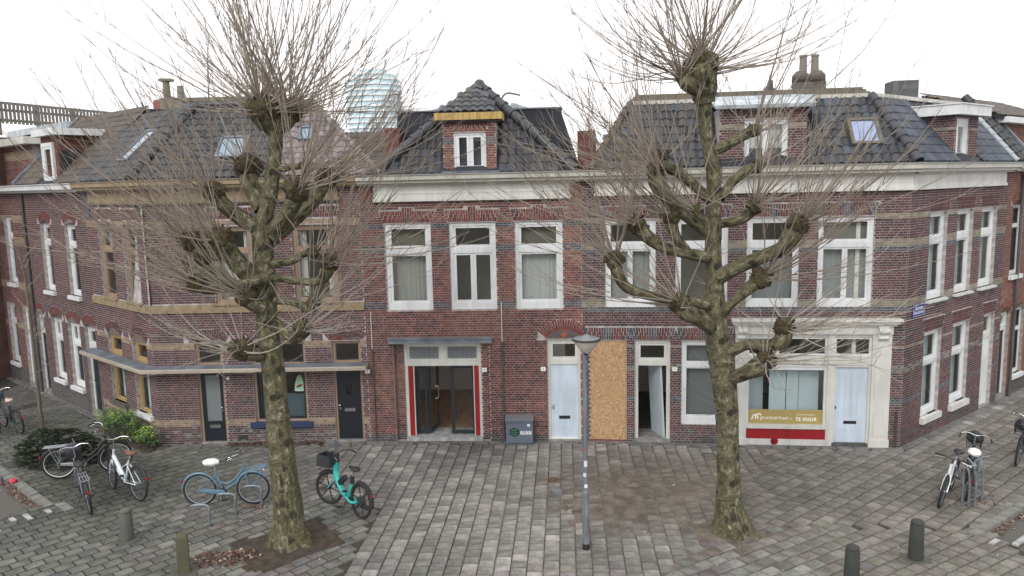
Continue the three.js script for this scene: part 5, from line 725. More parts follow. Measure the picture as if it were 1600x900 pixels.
const TREE_L=[
 ['trunk',[[-3.00,-0.13,6.05,0.458],[-3.02,0.18,6.05,0.381],[-3.01,0.65,6.05,0.329],[-3.06,1.70,6.05,0.288],[-3.10,2.74,6.05,0.254],[-3.12,3.50,6.05,0.246],[-3.18,4.38,6.05,0.232],[-3.17,5.12,6.05,0.231],[-3.17,5.73,6.05,0.223],[-3.14,6.21,6.05,0.216],[-3.02,6.68,6.05,0.179],[-2.91,7.16,6.05,0.161],[-2.83,7.62,6.05,0.148],[-2.78,8.03,6.05,0.153],[-2.80,8.29,6.05,0.200]]],
 ['limb',[[-2.83,8.03,6.05,0.165],[-2.91,8.22,6.15,0.257],[-2.95,8.40,6.20,0.303]]],
 ['limb',[[-2.77,8.03,6.05,0.142],[-2.62,8.21,5.95,0.190],[-2.56,8.37,5.90,0.237]]],
 ['limb',[[-2.99,6.03,6.05,0.168],[-2.65,6.34,5.90,0.157],[-2.32,6.68,5.70,0.153],[-2.11,6.99,5.60,0.147],[-2.00,7.16,5.55,0.184]]],
 ['limb',[[-2.92,6.21,6.15,0.155],[-2.56,6.51,6.35,0.164],[-2.35,6.78,6.50,0.185],[-2.29,6.94,6.55,0.195]]],
 ['limb',[[-3.25,6.27,6.05,0.180],[-3.52,6.46,6.15,0.179],[-3.75,6.71,6.30,0.165],[-3.86,6.94,6.40,0.175]]],
 ['limb',[[-3.15,6.57,6.05,0.156],[-3.37,6.93,5.85,0.170],[-3.50,7.19,5.70,0.208],[-3.53,7.39,5.65,0.232]]],
 ['limb',[[-3.25,5.25,6.15,0.205],[-3.39,5.46,6.35,0.202],[-3.56,5.78,6.55,0.198],[-3.67,6.12,6.70,0.207]]],
 ['limb',[[-3.33,5.06,6.05,0.182],[-3.87,5.12,5.85,0.173],[-4.30,5.36,5.70,0.174],[-4.64,5.39,5.60,0.201],[-4.73,5.58,5.55,0.201]]],
 ['limb',[[-3.76,5.78,6.55,0.117],[-4.07,5.89,6.65,0.139],[-4.23,6.06,6.70,0.173]]],
 ['limb',[[-2.89,5.41,6.30,0.131],[-3.24,5.29,6.45,0.118],[-3.72,5.21,6.55,0.117],[-4.11,5.21,6.60,0.152],[-4.23,5.27,6.60,0.164]]],
 ['limb',[[-2.90,5.60,6.25,0.095],[-2.53,5.65,6.35,0.077],[-2.27,5.78,6.40,0.070],[-2.05,5.83,6.45,0.058]]],
 ['limb',[[-2.87,5.36,6.30,0.095],[-2.32,5.29,6.50,0.082],[-2.01,5.29,6.55,0.093],[-1.81,5.43,6.60,0.127],[-1.75,5.62,6.60,0.150]]],
 ['limb',[[-2.92,4.90,6.25,0.084],[-2.53,4.89,6.40,0.077],[-2.25,4.80,6.45,0.106],[-2.13,4.85,6.45,0.118]]],
 ['limb',[[-2.92,4.47,6.25,0.108],[-2.66,4.27,6.40,0.107],[-2.50,4.23,6.45,0.131],[-2.36,4.40,6.45,0.154]]],
 ['limb',[[-3.26,3.85,6.25,0.133],[-3.39,3.93,6.40,0.156],[-3.54,4.02,6.45,0.191]]],
 ['limb',[[-3.17,4.78,6.25,0.168],[-3.33,4.88,6.40,0.155],[-3.39,5.03,6.45,0.166]]],
 ['limb',[[-2.84,7.32,6.05,0.071],[-2.50,7.36,6.15,0.059],[-2.20,7.37,6.20,0.047]]],
];
const TREE_R=[
 ['trunk',[[5.77,-0.09,5.40,0.436],[5.76,0.19,5.40,0.371],[5.71,0.59,5.40,0.293],[5.69,1.19,5.40,0.254],[5.67,1.85,5.40,0.239],[5.63,2.50,5.40,0.251],[5.57,3.15,5.40,0.274],[5.48,3.72,5.40,0.285],[5.41,4.22,5.40,0.247],[5.37,4.91,5.40,0.202],[5.33,5.53,5.40,0.177],[5.33,6.14,5.40,0.164],[5.33,6.62,5.40,0.163],[5.33,6.98,5.40,0.169],[5.31,7.27,5.40,0.180],[5.21,7.63,5.40,0.138],[5.15,8.04,5.40,0.137],[5.13,8.34,5.40,0.155],[5.10,8.51,5.40,0.226]]],
 ['limb',[[5.13,8.39,5.40,0.214],[5.09,8.68,5.45,0.307],[5.04,8.87,5.50,0.353],[5.08,9.04,5.50,0.329]]],
 ['limb',[[4.99,8.61,5.60,0.164],[4.78,8.71,5.70,0.174],[4.67,8.81,5.70,0.139]]],
 ['limb',[[5.27,6.59,5.40,0.121],[4.94,6.87,5.55,0.114],[4.63,7.11,5.65,0.113],[4.38,7.25,5.70,0.130],[4.31,7.41,5.70,0.118]]],
 ['limb',[[5.25,5.99,5.40,0.158],[4.88,6.25,5.60,0.138],[4.50,6.58,5.75,0.148],[4.30,6.79,5.80,0.177],[4.21,6.98,5.80,0.200],[4.21,7.14,5.80,0.164]]],
 ['limb',[[5.45,6.62,5.40,0.109],[5.72,6.92,5.20,0.110],[5.98,7.11,5.10,0.116],[6.22,7.20,5.05,0.110]]],
 ['limb',[[5.27,7.46,5.30,0.121],[5.63,7.64,5.20,0.121],[5.91,7.78,5.10,0.122],[6.14,7.88,5.05,0.110]]],
 ['limb',[[5.21,5.51,5.50,0.133],[4.77,5.61,5.60,0.121],[4.33,5.74,5.70,0.132],[4.00,5.99,5.80,0.155],[3.84,6.18,5.80,0.166]]],
 ['limb',[[4.81,5.65,5.60,0.096],[4.60,5.90,5.70,0.108],[4.51,6.14,5.70,0.131],[4.50,6.29,5.70,0.143]]],
 ['limb',[[5.43,5.14,5.50,0.170],[5.81,5.38,5.70,0.149],[6.18,5.56,5.85,0.141],[6.46,5.70,5.95,0.152],[6.62,5.94,6.00,0.197],[6.71,6.12,6.00,0.174]]],
 ['limb',[[5.42,6.13,5.40,0.097],[5.69,6.18,5.55,0.096],[5.88,6.28,5.60,0.119],[6.02,6.47,5.65,0.130]]],
 ['limb',[[5.49,4.43,5.50,0.122],[5.71,4.73,5.70,0.096],[5.94,4.97,5.80,0.131],[6.13,5.15,5.85,0.178]]],
 ['limb',[[5.27,4.60,5.50,0.122],[4.63,4.75,5.75,0.108],[4.07,4.85,5.90,0.107],[3.65,5.02,6.00,0.113],[3.47,5.29,6.10,0.129],[3.41,5.55,6.10,0.152]]],
 ['limb',[[5.30,4.16,5.50,0.160],[5.00,4.39,5.70,0.182],[4.77,4.52,5.80,0.204],[4.65,4.68,5.80,0.168]]],
 ['limb',[[5.59,3.65,5.50,0.136],[5.96,3.87,5.70,0.121],[6.29,3.86,5.80,0.132],[6.52,3.98,5.90,0.179],[6.56,4.22,5.90,0.166]]],
 ['limb',[[5.66,3.14,5.50,0.136],[5.86,3.31,5.75,0.158],[6.11,3.48,5.85,0.216],[6.24,3.60,5.85,0.168]]],
 ['limb',[[5.23,6.07,5.50,0.097],[5.04,6.27,5.60,0.120],[4.95,6.39,5.60,0.120]]],
];

planeTree('gnarled pollarded plane tree with mossy trunk left of the teal bicycle', TREE_L, [0, 1], { seed: 3, head: 84, hl: 3.9 });
planeTree('gnarled pollarded plane tree standing in front of the cream shop front', TREE_R, [0, 1], { seed: 23, head: 84, hl: 3.6 });

// young tree beside the low conifer
{
  const R = thing('young_tree', 'slim bare young tree beside the low dark conifer', 'tree', -13.1, 0, -1.15);
  part('trunk', sweep([[0, -0.1, 0, 0.062], [0, 0.6, 0, 0.054], [-0.01, 1.4, 0, 0.05], [0, 2.9, 0, 0.045], [-0.02, 4.4, 0, 0.03], [-0.15, 5.6, 0, 0.012]], 40, 10, 0.15, 7), MAT.timber, R);
  const o = { pos: [], nor: [], idx: [] }; for (let i = 0; i < 22; i++) { const y = rr(1.5, 5.2), a = rr(0, 6.28), d = V3(Math.cos(a), rr(0.5, 1.2), Math.sin(a)).normalize(), pts = twig(o, V3(0, y, 0), d, rr(0.5, 1.4), 0.014, 0.003, 6, 5, 0.02, 0.1); for (let k = 0; k < 4; k++) twig(o, pts[2 + (k % 4)], V3(gauss(), 0.5, gauss()).add(d).normalize(), rr(0.2, 0.6), 0.006, 0.002, 3, 3, 0.03, 0.1); }
  part('branches', shootsGeo(o), MAT.shoot, R).userData.kind = 'stuff';
}
// green shrub at the corner and the low conifer
{
  const R = thing('green_shrub', 'bright green leafy shrub against the left corner wall', 'shrub', -9.7, 0, 0.05); const st = []; const clumps = [];
  for (let i = 0; i < 34; i++) { const t = rnd(), x = -1.15 + 2.1 * t + gauss() * 0.15, z = -0.85 + 1.3 * t + gauss() * 0.25 + 0.12, y = rr(0.15, 0.85) * (1 - Math.abs(t - 0.5) * 0.6); clumps.push([x, y, z, rr(0.13, 0.26), rnd()]); st.push(rod([x * 0.8, 0, z * 0.8], [x, y, z], 0.012, 0.005, 5)); }
  part('stems', merge(st), MAT.timber, R);
  const lg = (() => { const g = new THREE.BufferGeometry(); g.setAttribute('position', new THREE.Float32BufferAttribute([0, 0, 0, 0.3, 0.06, 0.35, 0.26, 0.0, 0.75, 0, -0.06, 1, -0.26, 0, 0.75, -0.3, 0.06, 0.35, 0, -0.02, 0.5], 3)); g.setIndex([6, 0, 1, 6, 1, 2, 6, 2, 3, 6, 3, 4, 6, 4, 5, 6, 5, 0]); const q = g.toNonIndexed(); q.computeVertexNormals(); return uvBox(q); })();
  const lm = new THREE.MeshPhysicalMaterial({ roughness: 0.6, side: THREE.DoubleSide, transmission: 0.25, thickness: 0 }), n = 2600, im = new THREE.InstancedMesh(lg, lm, n), c = new THREE.Color(); im.name = 'leaves'; im.userData.kind = 'stuff'; im.castShadow = im.receiveShadow = true;
  for (let i = 0; i < n; i++) { const [x, y, z, r, h] = clumps[i % clumps.length], a = rr(0, 6.28), e = Math.asin(rr(-0.5, 1)), q = r * Math.pow(rnd(), 0.4), s = rr(0.05, 0.10); im.setMatrixAt(i, trs(x + Math.cos(a) * Math.cos(e) * q, y + Math.sin(e) * q, z + Math.sin(a) * Math.cos(e) * q, rr(-0.7, 0.5), -a + Math.PI / 2, rr(-0.5, 0.5), s, s, s)); const k = h > 0.6 ? [0.25, 0.36, 0.06] : [0.07, 0.165, 0.045], j = rr(0.6, 1.35); im.setColorAt(i, c.setRGB(k[0] * j, k[1] * j, k[2] * j)); }
  R.add(im);
}
{
  const R = thing('low_conifer', 'low dark spreading conifer beside the left kerb', 'shrub', -10.75, 0, 1.5), o = { pos: [], nor: [], idx: [] };
  for (let i = 0; i < 50; i++) { const a = rr(0, 6.28), l = rr(0.4, 1.0), d = V3(Math.cos(a) * 1.15, rr(0.2, 1.0), Math.sin(a) * 0.8); twig(o, V3(0, 0.03, 0), d.normalize(), l, 0.014, 0.005, 6, 4, -0.03, 0.06); }
  part('branches', shootsGeo(o), MAT.timber, R).userData.kind = 'stuff';
  const sg = (() => { const g = new THREE.BufferGeometry(); g.setAttribute('position', new THREE.Float32BufferAttribute([-0.1, 0, 0, 0.1, 0, 0, 0, 0.05, 0.5, 0, 0, 1, 0.34, 0.03, 0.62, -0.34, 0.03, 0.55, 0.25, -0.03, 0.35, -0.27, -0.03, 0.3], 3)); g.setIndex([0, 1, 2, 2, 1, 4, 0, 2, 5, 2, 3, 4, 2, 5, 3, 0, 1, 6, 1, 0, 7]); const q = g.toNonIndexed(); q.computeVertexNormals(); return uvBox(q); })();
  const n = 13000, im = new THREE.InstancedMesh(sg, new THREE.MeshStandardMaterial({ roughness: 0.9, side: THREE.DoubleSide }), n), c = new THREE.Color(); im.name = 'needles'; im.userData.kind = 'stuff'; im.castShadow = im.receiveShadow = true;
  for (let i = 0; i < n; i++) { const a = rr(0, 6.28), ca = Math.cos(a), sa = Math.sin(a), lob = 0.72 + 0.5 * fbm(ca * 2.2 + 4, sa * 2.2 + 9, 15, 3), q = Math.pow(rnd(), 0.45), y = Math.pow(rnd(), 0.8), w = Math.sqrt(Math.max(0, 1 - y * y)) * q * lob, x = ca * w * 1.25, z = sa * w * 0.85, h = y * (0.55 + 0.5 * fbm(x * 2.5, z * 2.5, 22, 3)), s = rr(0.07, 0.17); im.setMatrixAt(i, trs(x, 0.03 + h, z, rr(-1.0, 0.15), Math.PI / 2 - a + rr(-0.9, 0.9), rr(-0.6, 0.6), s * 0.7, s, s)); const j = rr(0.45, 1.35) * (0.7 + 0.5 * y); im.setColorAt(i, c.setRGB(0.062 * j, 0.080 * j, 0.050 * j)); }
  R.add(im);
}
// ---------------------------------------------------------------- lamp post, bollards, cabinet
{
  const R = thing('street_lamp', 'grey street lamp with a dish shaped head in front of the chipboard', 'street lamp', 2.84, 0, 6.22), pm = std([0.24, 0.265, 0.295], 0.5, { map: M1 });
  part('pole', merge([cyl(0.068, 0.064, 1.05, 18).translate(0, 0.1, 0), cyl(0.048, 0.040, 2.75, 16).translate(0, 1.15, 0)]), pm, R); part('foot', cyl(0.07, 0.07, 0.12, 18), MAT.black, R); part('collar', cyl(0.07, 0.05, 0.06, 18).translate(0, 1.12, 0), pm, R);
  const X = 0.04, prof = (a) => a.map((p) => new THREE.Vector2(...p));
  part('lamp_bowl', new THREE.LatheGeometry(prof([[0.05, 3.84], [0.075, 3.865], [0.13, 3.92], [0.2, 4.005], [0.25, 4.085]]), 36).translate(X, 0, 0), std([0.55, 0.52, 0.47], 0.4), R); part('lamp_rim', new THREE.LatheGeometry(prof([[0.245, 4.08], [0.266, 4.085], [0.269, 4.105], [0.258, 4.118], [0.24, 4.122]]), 36).translate(X, 0, 0), MAT.darkmetal, R);
  part('lamp_cap', new THREE.LatheGeometry(prof([[0.255, 4.115], [0.19, 4.138], [0.11, 4.155], [0.06, 4.162], [0.05, 4.185], [0.0, 4.19]]), 36).translate(X, 0, 0), std([0.34, 0.36, 0.37], 0.35, { map: M1 }), R); part('lamp_neck', cyl(0.048, 0.06, 0.07, 16).translate(X * 0.6, 3.81, 0), MAT.black, R);
  for (const [y, a, h, c] of [[1.72, 0.1, 0.12, [0.6, 0.62, 0.62]], [2.0, 0.3, 0.05, [0.30, 0.08, 0.08]], [1.5, -0.4, 0.08, [0.55, 0.56, 0.58]], [1.28, 0.2, 0.07, [0.7, 0.7, 0.7]]]) part('sticker', new THREE.CylinderGeometry(0.0492, 0.0492, h, 12, 1, true, a - 0.7, 1.4).translate(0, y, 0), std(c, 0.6), R);
}
function bollard(x, z, label, h, r, c, square) {
  const R = thing('bollard', label, 'bollard', x, 0, z, square ? 0.4 : 0, 'bollards along the edge of the square'), m = std(c, 0.9, { map: scaled(T_streak, 1.2), bump: RB, bs: 0.006 });
  const P = (a) => a.map((p) => new THREE.Vector2(p[0] * r, p[1] * h)); const g = square ? new THREE.LatheGeometry(P([[0, 0], [1.25, 0], [1.22, 0.93], [1.12, 0.985], [0, 1]]), 4).rotateY(Math.PI / 4).toNonIndexed() : new THREE.LatheGeometry(P([[0, 0], [1.15, 0], [1.02, 0.86], [0.86, 0.875], [0.84, 0.9], [0.98, 0.915], [0.9, 0.96], [0.6, 0.99], [0, 1]]), 28);
  if (square) g.computeVertexNormals(); part('post', uvBox(g), m, R); part('base_slab', boxes([-r * 2, r * 2, -0.04, 0.012, -r * 1.8, r * 1.8]), std([0.15, 0.145, 0.12], 0.9, { map: M2 }), R);
}
bollard(-6.4, 5.95, 'grey round bollard nearest the parked bicycles on the left', 0.66, 0.115, [0.13, 0.135, 0.12]);
bollard(-4.6, 7.21, 'mossy square wooden bollard beside the leaf pile', 0.72, 0.115, [0.10, 0.10, 0.055], true);
bollard(8.85, 6.51, 'dark tapered bollard standing on a mossy slab at the right', 0.76, 0.115, [0.055, 0.058, 0.056]);
bollard(7.34, 7.48, 'dark bollard cut by the bottom edge, right of the right tree', 0.74, 0.115, [0.055, 0.058, 0.056]);
{
  const [x, z] = FB.at(4.13, 0.18), R = thing('utility_cabinet', 'grey utility cabinet with green hexagon and graffiti against the red wall', 'cabinet', x, 0, z), m = std([0.11, 0.13, 0.155], 0.5, { map: MS });
  const cv = document.createElement('canvas'); cv.width = 512; cv.height = 512; const g = cv.getContext('2d'); g.fillStyle = '#5d6774'; g.fillRect(0, 0, 512, 512); g.globalAlpha = 0.12; for (let i = 0; i < 400; i++) { g.fillStyle = rnd() > 0.5 ? '#333' : '#99a'; g.fillRect(rr(0, 512), rr(0, 512), rr(2, 30), rr(1, 6)); } g.globalAlpha = 1;
  const hex = (cx, cy, r) => { g.beginPath(); for (let i = 0; i < 6; i++) g.lineTo(cx + r * Math.sin(i * Math.PI / 3), cy - r * Math.cos(i * Math.PI / 3)); g.closePath(); }; g.lineWidth = 26; g.strokeStyle = '#0a2a26'; g.fillStyle = '#3f6a56'; hex(160, 262, 92); g.fill(); g.stroke(); g.lineWidth = 24; g.beginPath(); g.moveTo(104, 244); g.lineTo(236, 244); g.moveTo(104, 290); g.lineTo(236, 290); g.stroke();
  g.fillStyle = '#e9eef2'; g.font = 'bold 118px sans-serif'; g.fillText('RUNN', 270, 318, 222); g.fillRect(408, 72, 50, 56); g.fillStyle = '#667'; g.fillRect(414, 92, 38, 4); g.fillRect(414, 104, 38, 4);
  const t = new THREE.CanvasTexture(cv); t.colorSpace = THREE.SRGBColorSpace; const fm = new THREE.MeshStandardMaterial({ map: t, roughness: 0.5 });
  const body = part('body', new THREE.BoxGeometry(0.72, 0.62, 0.3).translate(0, 0.36, 0), [m, m, m, m, fm, m], R); part('plinth', boxes([-0.34, 0.34, 0, 0.05, -0.13, 0.13]), MAT.concreteDark, R); part('lid', prism([[-0.15, 0.67], [0.18, 0.67], [0.18, 0.7], [-0.15, 0.745]], 0.76).rotateY(-Math.PI / 2).translate(0.38, 0, 0), std([0.16, 0.175, 0.2], 0.45), R); part('door_gap', boxes([-0.33, 0.33, 0.6, 0.606, 0.15, 0.152]), MAT.black, body);
}
// small things lying about
{
  const a = thing('paving_stone', 'loose grey paving stone lying on the earth near the lamp', 'stone', 2.28, 0, 3.57, 0.3); part('stone', boxes([-0.11, 0.11, 0, 0.06, -0.11, 0.11]), std([0.24, 0.25, 0.26], 0.9, { map: M2 }), a);
  const b = thing('red_scrap', 'small crumpled red scrap on the left kerb', 'litter', -10.95, 0, 3.02); const g = new THREE.IcosahedronGeometry(0.085, 2), p = g.attributes.position; for (let i = 0; i < p.count; i++) { const k = 0.7 + 0.6 * fbm(p.getX(i) * 30, p.getY(i) * 30 + p.getZ(i) * 20, 8, 2); p.setXYZ(i, p.getX(i) * k, Math.max(-0.03, p.getY(i) * k * 0.8), p.getZ(i) * k); } g.computeVertexNormals(); part('scrap', uvBox(g).translate(0, 0.05, 0), std([0.5, 0.03, 0.05], 0.6), b);
}
// ---------------------------------------------------------------- bicycles
const BR = 0.345;
function bike(name, label, rear, front, o = {}) {
  const R = thing(name, label, 'bicycle', (rear[0] + front[0]) / 2, 0, (rear[1] + front[1]) / 2, Math.atan2(-(front[1] - rear[1]), front[0] - rear[0]), o.group); R.rotation.order = 'YXZ'; R.rotation.x = o.lean ?? 0.06;
  const k = o.scale ?? 1.07; R.scale.setScalar(k);
  const fm = std(o.color ?? [0.02, 0.02, 0.022], 0.35, { metal: 0.1 }), dk = MAT.darkmetal, ft = o.tube ?? 0.02, hx = 0.41;
  const st = new THREE.Matrix4().makeTranslation(hx, 0, 0).multiply(new THREE.Matrix4().makeRotationY(o.steer ?? 0)).multiply(new THREE.Matrix4().makeTranslation(-hx, 0, 0));
  const bb = [-0.06, 0.30, 0], rh = [-0.545, BR, 0], fh = [0.555, BR, 0], stp = [-0.2, 0.76, 0], ht = [0.385, 0.88, 0], hb = [0.43, 0.62, 0], F = [];
  if (o.type === 'share') { F.push(pipe([[0.395, 0.86, 0], [0.40, 0.7, 0], [0.28, 0.5, 0], [0.08, 0.34, 0], [-0.1, 0.33, 0]], 0.062, 24, 10), pipe([[-0.1, 0.33, 0], [-0.17, 0.5, 0], [-0.19, 0.62, 0]], 0.045, 12, 10), pipe([[-0.08, 0.32, 0.06], [-0.3, 0.27, 0.075], [-0.545, 0.345, 0.075]], 0.028, 12, 8), pipe([[-0.08, 0.32, -0.06], [-0.3, 0.27, -0.075], [-0.545, 0.345, -0.075]], 0.028, 12, 8), rod([0.375, 0.9, 0], [0.42, 0.66, 0], 0.03)); }
  else if (o.type === 'mtb') { F.push(rod(bb, [0.40, 0.68, 0], 0.028), rod([-0.17, 0.7, 0], [0.39, 0.8, 0], 0.022), rod(bb, [-0.2, 0.78, 0], 0.02), rod(hb, ht, 0.028)); for (const s of [-0.06, 0.06]) F.push(rod([-0.06, 0.3, s * 0.7], [-0.545, BR, s], 0.012), rod([-0.17, 0.68, s * 0.5], [-0.545, BR, s], 0.011)); }
  else { F.push(rod(bb, stp, ft), rod(hb, ht, ft * 1.3), rod(bb, hb, ft * (o.fat ?? 1.2)), o.fat ? rod([-0.02, 0.36, 0], [0.40, 0.74, 0], ft * o.fat) : pipe([[-0.12, 0.5, 0], [0.05, 0.47, 0], [0.25, 0.62, 0], [0.40, 0.8, 0]], ft, 18, 8)); for (const s of [-0.06, 0.06]) F.push(rod([-0.06, 0.3, s * 0.7], [-0.545, BR, s], 0.010), rod([-0.18, 0.68, s * 0.5], [-0.545, BR, s], 0.009)); }
  part('frame', merge(F), fm, R);
  const fk = []; for (const s of [-0.055, 0.055]) fk.push(pipe([[0.43, 0.64, s * 0.6], [0.45, 0.56, s], [0.49, 0.44, s], [0.555, BR, s]], 0.012, 10, 6)); fk.push(rod([0.43, 0.64, -0.05], [0.43, 0.64, 0.05], 0.018)); part('fork', merge(fk), o.forkMat ?? fm, R, st);
  for (const [c, M, isF] of [[rh, null, 0], [fh, st, 1]]) {
    const w = part('wheel', new THREE.TorusGeometry(BR - 0.022, o.tyre ?? 0.025, 8, 40).translate(...c), MAT.rubber, R, M ?? undefined), rm = o.rim ?? MAT.steel;
    part('rim', new THREE.TorusGeometry(BR - 0.05, 0.0085, 6, 40).translate(...c), o.mag ? MAT.rubber : rm, w);
    const sp = []; const n = o.mag ? 6 : 28; sp.push(new THREE.CylinderGeometry(isF ? 0.026 : 0.038, isF ? 0.026 : 0.038, 0.09, 12).rotateX(Math.PI / 2).translate(...c)); for (let i = 0; i < n; i++) { const a = i / n * Math.PI * 2 + 0.2, q = a + (o.mag ? 0 : (i % 2 ? 0.25 : -0.25)), z0 = o.mag ? 0 : (i % 4 < 2 ? 0.03 : -0.03); sp.push(rod([c[0] + Math.cos(q) * 0.024, c[1] + Math.sin(q) * 0.024, z0], [c[0] + Math.cos(a) * (BR - 0.05), c[1] + Math.sin(a) * (BR - 0.05), 0], o.mag ? 0.013 : 0.0016, o.mag ? 0.01 : 0.0016, o.mag ? 6 : 3)); } part('spokes', merge(sp), o.mag ? MAT.rubber : MAT.steel, w);
    if (o.type !== 'mtb') { const gq = new THREE.TorusGeometry(BR + 0.012, 0.024, 5, 26, isF ? 2.1 : 2.7).rotateZ(isF ? 0.75 : 0.35).scale(1, 1, 1.1).translate(...c); part('mudguard', gq, o.guard ?? fm, R, M ?? undefined); }
  }
  part('saddle', merge([new THREE.SphereGeometry(1, 16, 10).scale(0.115, 0.045, 0.098).translate(-0.31, 0.935, 0), new THREE.SphereGeometry(1, 14, 8).scale(0.14, 0.036, 0.042).translate(-0.2, 0.935, 0)]), o.saddle ?? MAT.black, R); part('seat_post', rod(stp, [-0.25, 0.92, 0], 0.013), MAT.galv, R);
  if (o.cover) part('saddle_cover', (() => { const g = new THREE.IcosahedronGeometry(1, 4), p = g.attributes.position; for (let i = 0; i < p.count; i++) { const q = 1 + 0.22 * (fbm(p.getX(i) * 3 + 4, p.getY(i) * 3 + p.getZ(i) * 3, 5, 3) - 0.5); p.setXYZ(i, p.getX(i) * q * 0.18 - 0.27, p.getY(i) * q * 0.075 + 0.93, p.getZ(i) * q * 0.12); } g.computeVertexNormals(); return uvBox(g); })(), MAT.plate, R);
  const hy = o.type === 'mtb' ? 0.98 : 1.10, hp = o.type === 'mtb' ? [[0.33, hy, -0.33], [0.36, hy + 0.01, -0.15], [0.38, hy, 0], [0.36, hy + 0.01, 0.15], [0.33, hy, 0.33]] : [[0.13, hy - 0.02, -0.29], [0.24, hy + 0.02, -0.27], [0.35, hy + 0.03, -0.14], [0.375, hy - 0.01, 0], [0.35, hy + 0.03, 0.14], [0.24, hy + 0.02, 0.27], [0.13, hy - 0.02, 0.29]];
  const hbm = part('handlebar', merge([pipe(hp, 0.012, 30, 7), rod(ht, [0.372, hy, 0], 0.014)]), o.type === 'mtb' || o.type === 'share' ? dk : MAT.chrome, R, st); const e0 = hp[0], e1 = hp[1], f0 = hp[hp.length - 1], f1 = hp[hp.length - 2]; part('grip', merge([rod(e0, e1, 0.017), rod(f0, f1, 0.017)]), MAT.rubber, hbm); part('brake_lever', merge([rod([e1[0], hy - 0.01, e1[2]], [e0[0] + 0.03, hy - 0.05, e0[2]], 0.006), rod([f1[0], hy - 0.01, f1[2]], [f0[0] + 0.03, hy - 0.05, f0[2]], 0.006)]), MAT.chrome, hbm);
  part('crank', merge([new THREE.CylinderGeometry(0.085, 0.085, 0.006, 20).rotateX(Math.PI / 2).translate(-0.06, 0.3, 0.05), rod([-0.06, 0.3, 0.06], [0.0, 0.145, 0.075], 0.009), rod([-0.06, 0.3, -0.06], [-0.12, 0.455, -0.075], 0.009), box(-0.045, 0.045, 0.133, 0.157, 0.075, 0.16), box(-0.165, -0.075, 0.443, 0.467, -0.16, -0.075)]), dk, R);
  if (o.chaincase) part('chain_case', (() => { const s = new THREE.Shape(); s.moveTo(-0.5, 0.33); s.lineTo(-0.06, 0.255); s.absarc(-0.06, 0.3, 0.045, -Math.PI / 2, Math.PI / 2, false); s.lineTo(-0.5, 0.365); s.closePath(); return uvBox(new THREE.ExtrudeGeometry(s, { depth: 0.03, bevelEnabled: true, bevelSize: 0.006, bevelThickness: 0.006, bevelSegments: 1 }).translate(0, 0, 0.04)); })(), o.chaincase, R);
  if (o.rack !== false && o.type !== 'mtb' && o.type !== 'share') { const g = []; for (const z of [-0.07, -0.023, 0.023, 0.07]) g.push(rod([-0.26, 0.745, z], [-0.8, 0.745, z], 0.006)); for (const x of [-0.28, -0.5, -0.8]) g.push(rod([x, 0.745, -0.07], [x, 0.745, 0.07], 0.006)); for (const z of [-0.07, 0.07]) g.push(rod([-0.55, 0.36, z], [-0.7, 0.745, z], 0.006), rod([-0.55, 0.36, z], [-0.46, 0.745, z], 0.006)); part('rear_rack', merge(g), o.rackMat ?? dk, R); }
  if (o.carrier) { const g = [], y = 0.76; for (let i = 0; i < 5; i++) g.push(rod([0.44, y - 0.02, -0.16 + i * 0.08], [0.84, y + 0.05, -0.16 + i * 0.08], 0.006)); for (const x of [0.44, 0.64, 0.84]) g.push(rod([x, y - 0.02 + (x - 0.44) * 0.175, -0.16], [x, y - 0.02 + (x - 0.44) * 0.175, 0.16], 0.01)); for (const z of [-0.1, 0.1]) g.push(rod([0.8, y + 0.03, z], [0.555, BR, z * 0.6], 0.008)); part('front_carrier', merge(g), o.carrier, R, st); part('headlamp', new THREE.SphereGeometry(0.03, 10, 8).translate(0.8, y - 0.03, 0), MAT.chrome, R, st); }
  if (o.basket) { const [bx, by] = o.basketAt ?? [0.64, 0.78], a = 0.17, b = 0.13, h = 0.24, g = []; const ring = (q, y, r) => g.push(rod([bx - a * q, y, -b * q * 1.2], [bx + a * q, y, -b * q * 1.2], r), rod([bx - a * q, y, b * q * 1.2], [bx + a * q, y, b * q * 1.2], r), rod([bx - a * q, y, -b * q * 1.2], [bx - a * q, y, b * q * 1.2], r), rod([bx + a * q, y, -b * q * 1.2], [bx + a * q, y, b * q * 1.2], r)); if (o.basket === 'box') { const s = 1.2; g.push(box(bx - a, bx + a, by, by + 0.015, -b * s, b * s), box(bx - a, bx - a + 0.012, by, by + h, -b * s, b * s), box(bx + a - 0.012, bx + a, by, by + h, -b * s, b * s), box(bx - a, bx + a, by, by + h, -b * s, -b * s + 0.012), box(bx - a, bx + a, by, by + h, b * s - 0.012, b * s)); } else { for (let i = 0; i <= 4; i++) ring(0.8 + 0.05 * i, by + h * i / 4, 0.005); for (let i = -4; i <= 4; i++) for (const s of [-1, 1]) g.push(rod([bx + a * 0.8 * i / 4, by, s * b], [bx + a * i / 4, by + h, s * b * 1.2], 0.004, 0.004, 4), rod([bx + s * a * 0.8, by, b * i / 4], [bx + s * a, by + h, b * 1.2 * i / 4], 0.004, 0.004, 4)); } part('basket', merge(g), dk, R, st); if (o.load) part('bag', (() => { const q = new THREE.IcosahedronGeometry(1, 3), p = q.attributes.position; for (let i = 0; i < p.count; i++) { const n = 1 + 0.5 * (fbm(p.getX(i) * 2 + 9, p.getY(i) * 2 + p.getZ(i) * 2, 6, 3) - 0.5); p.setXYZ(i, bx + p.getX(i) * n * 0.16, by + 0.2 + p.getY(i) * n * 0.13, p.getZ(i) * n * 0.15); } q.computeVertexNormals(); return uvBox(q); })(), o.load, R, st); }
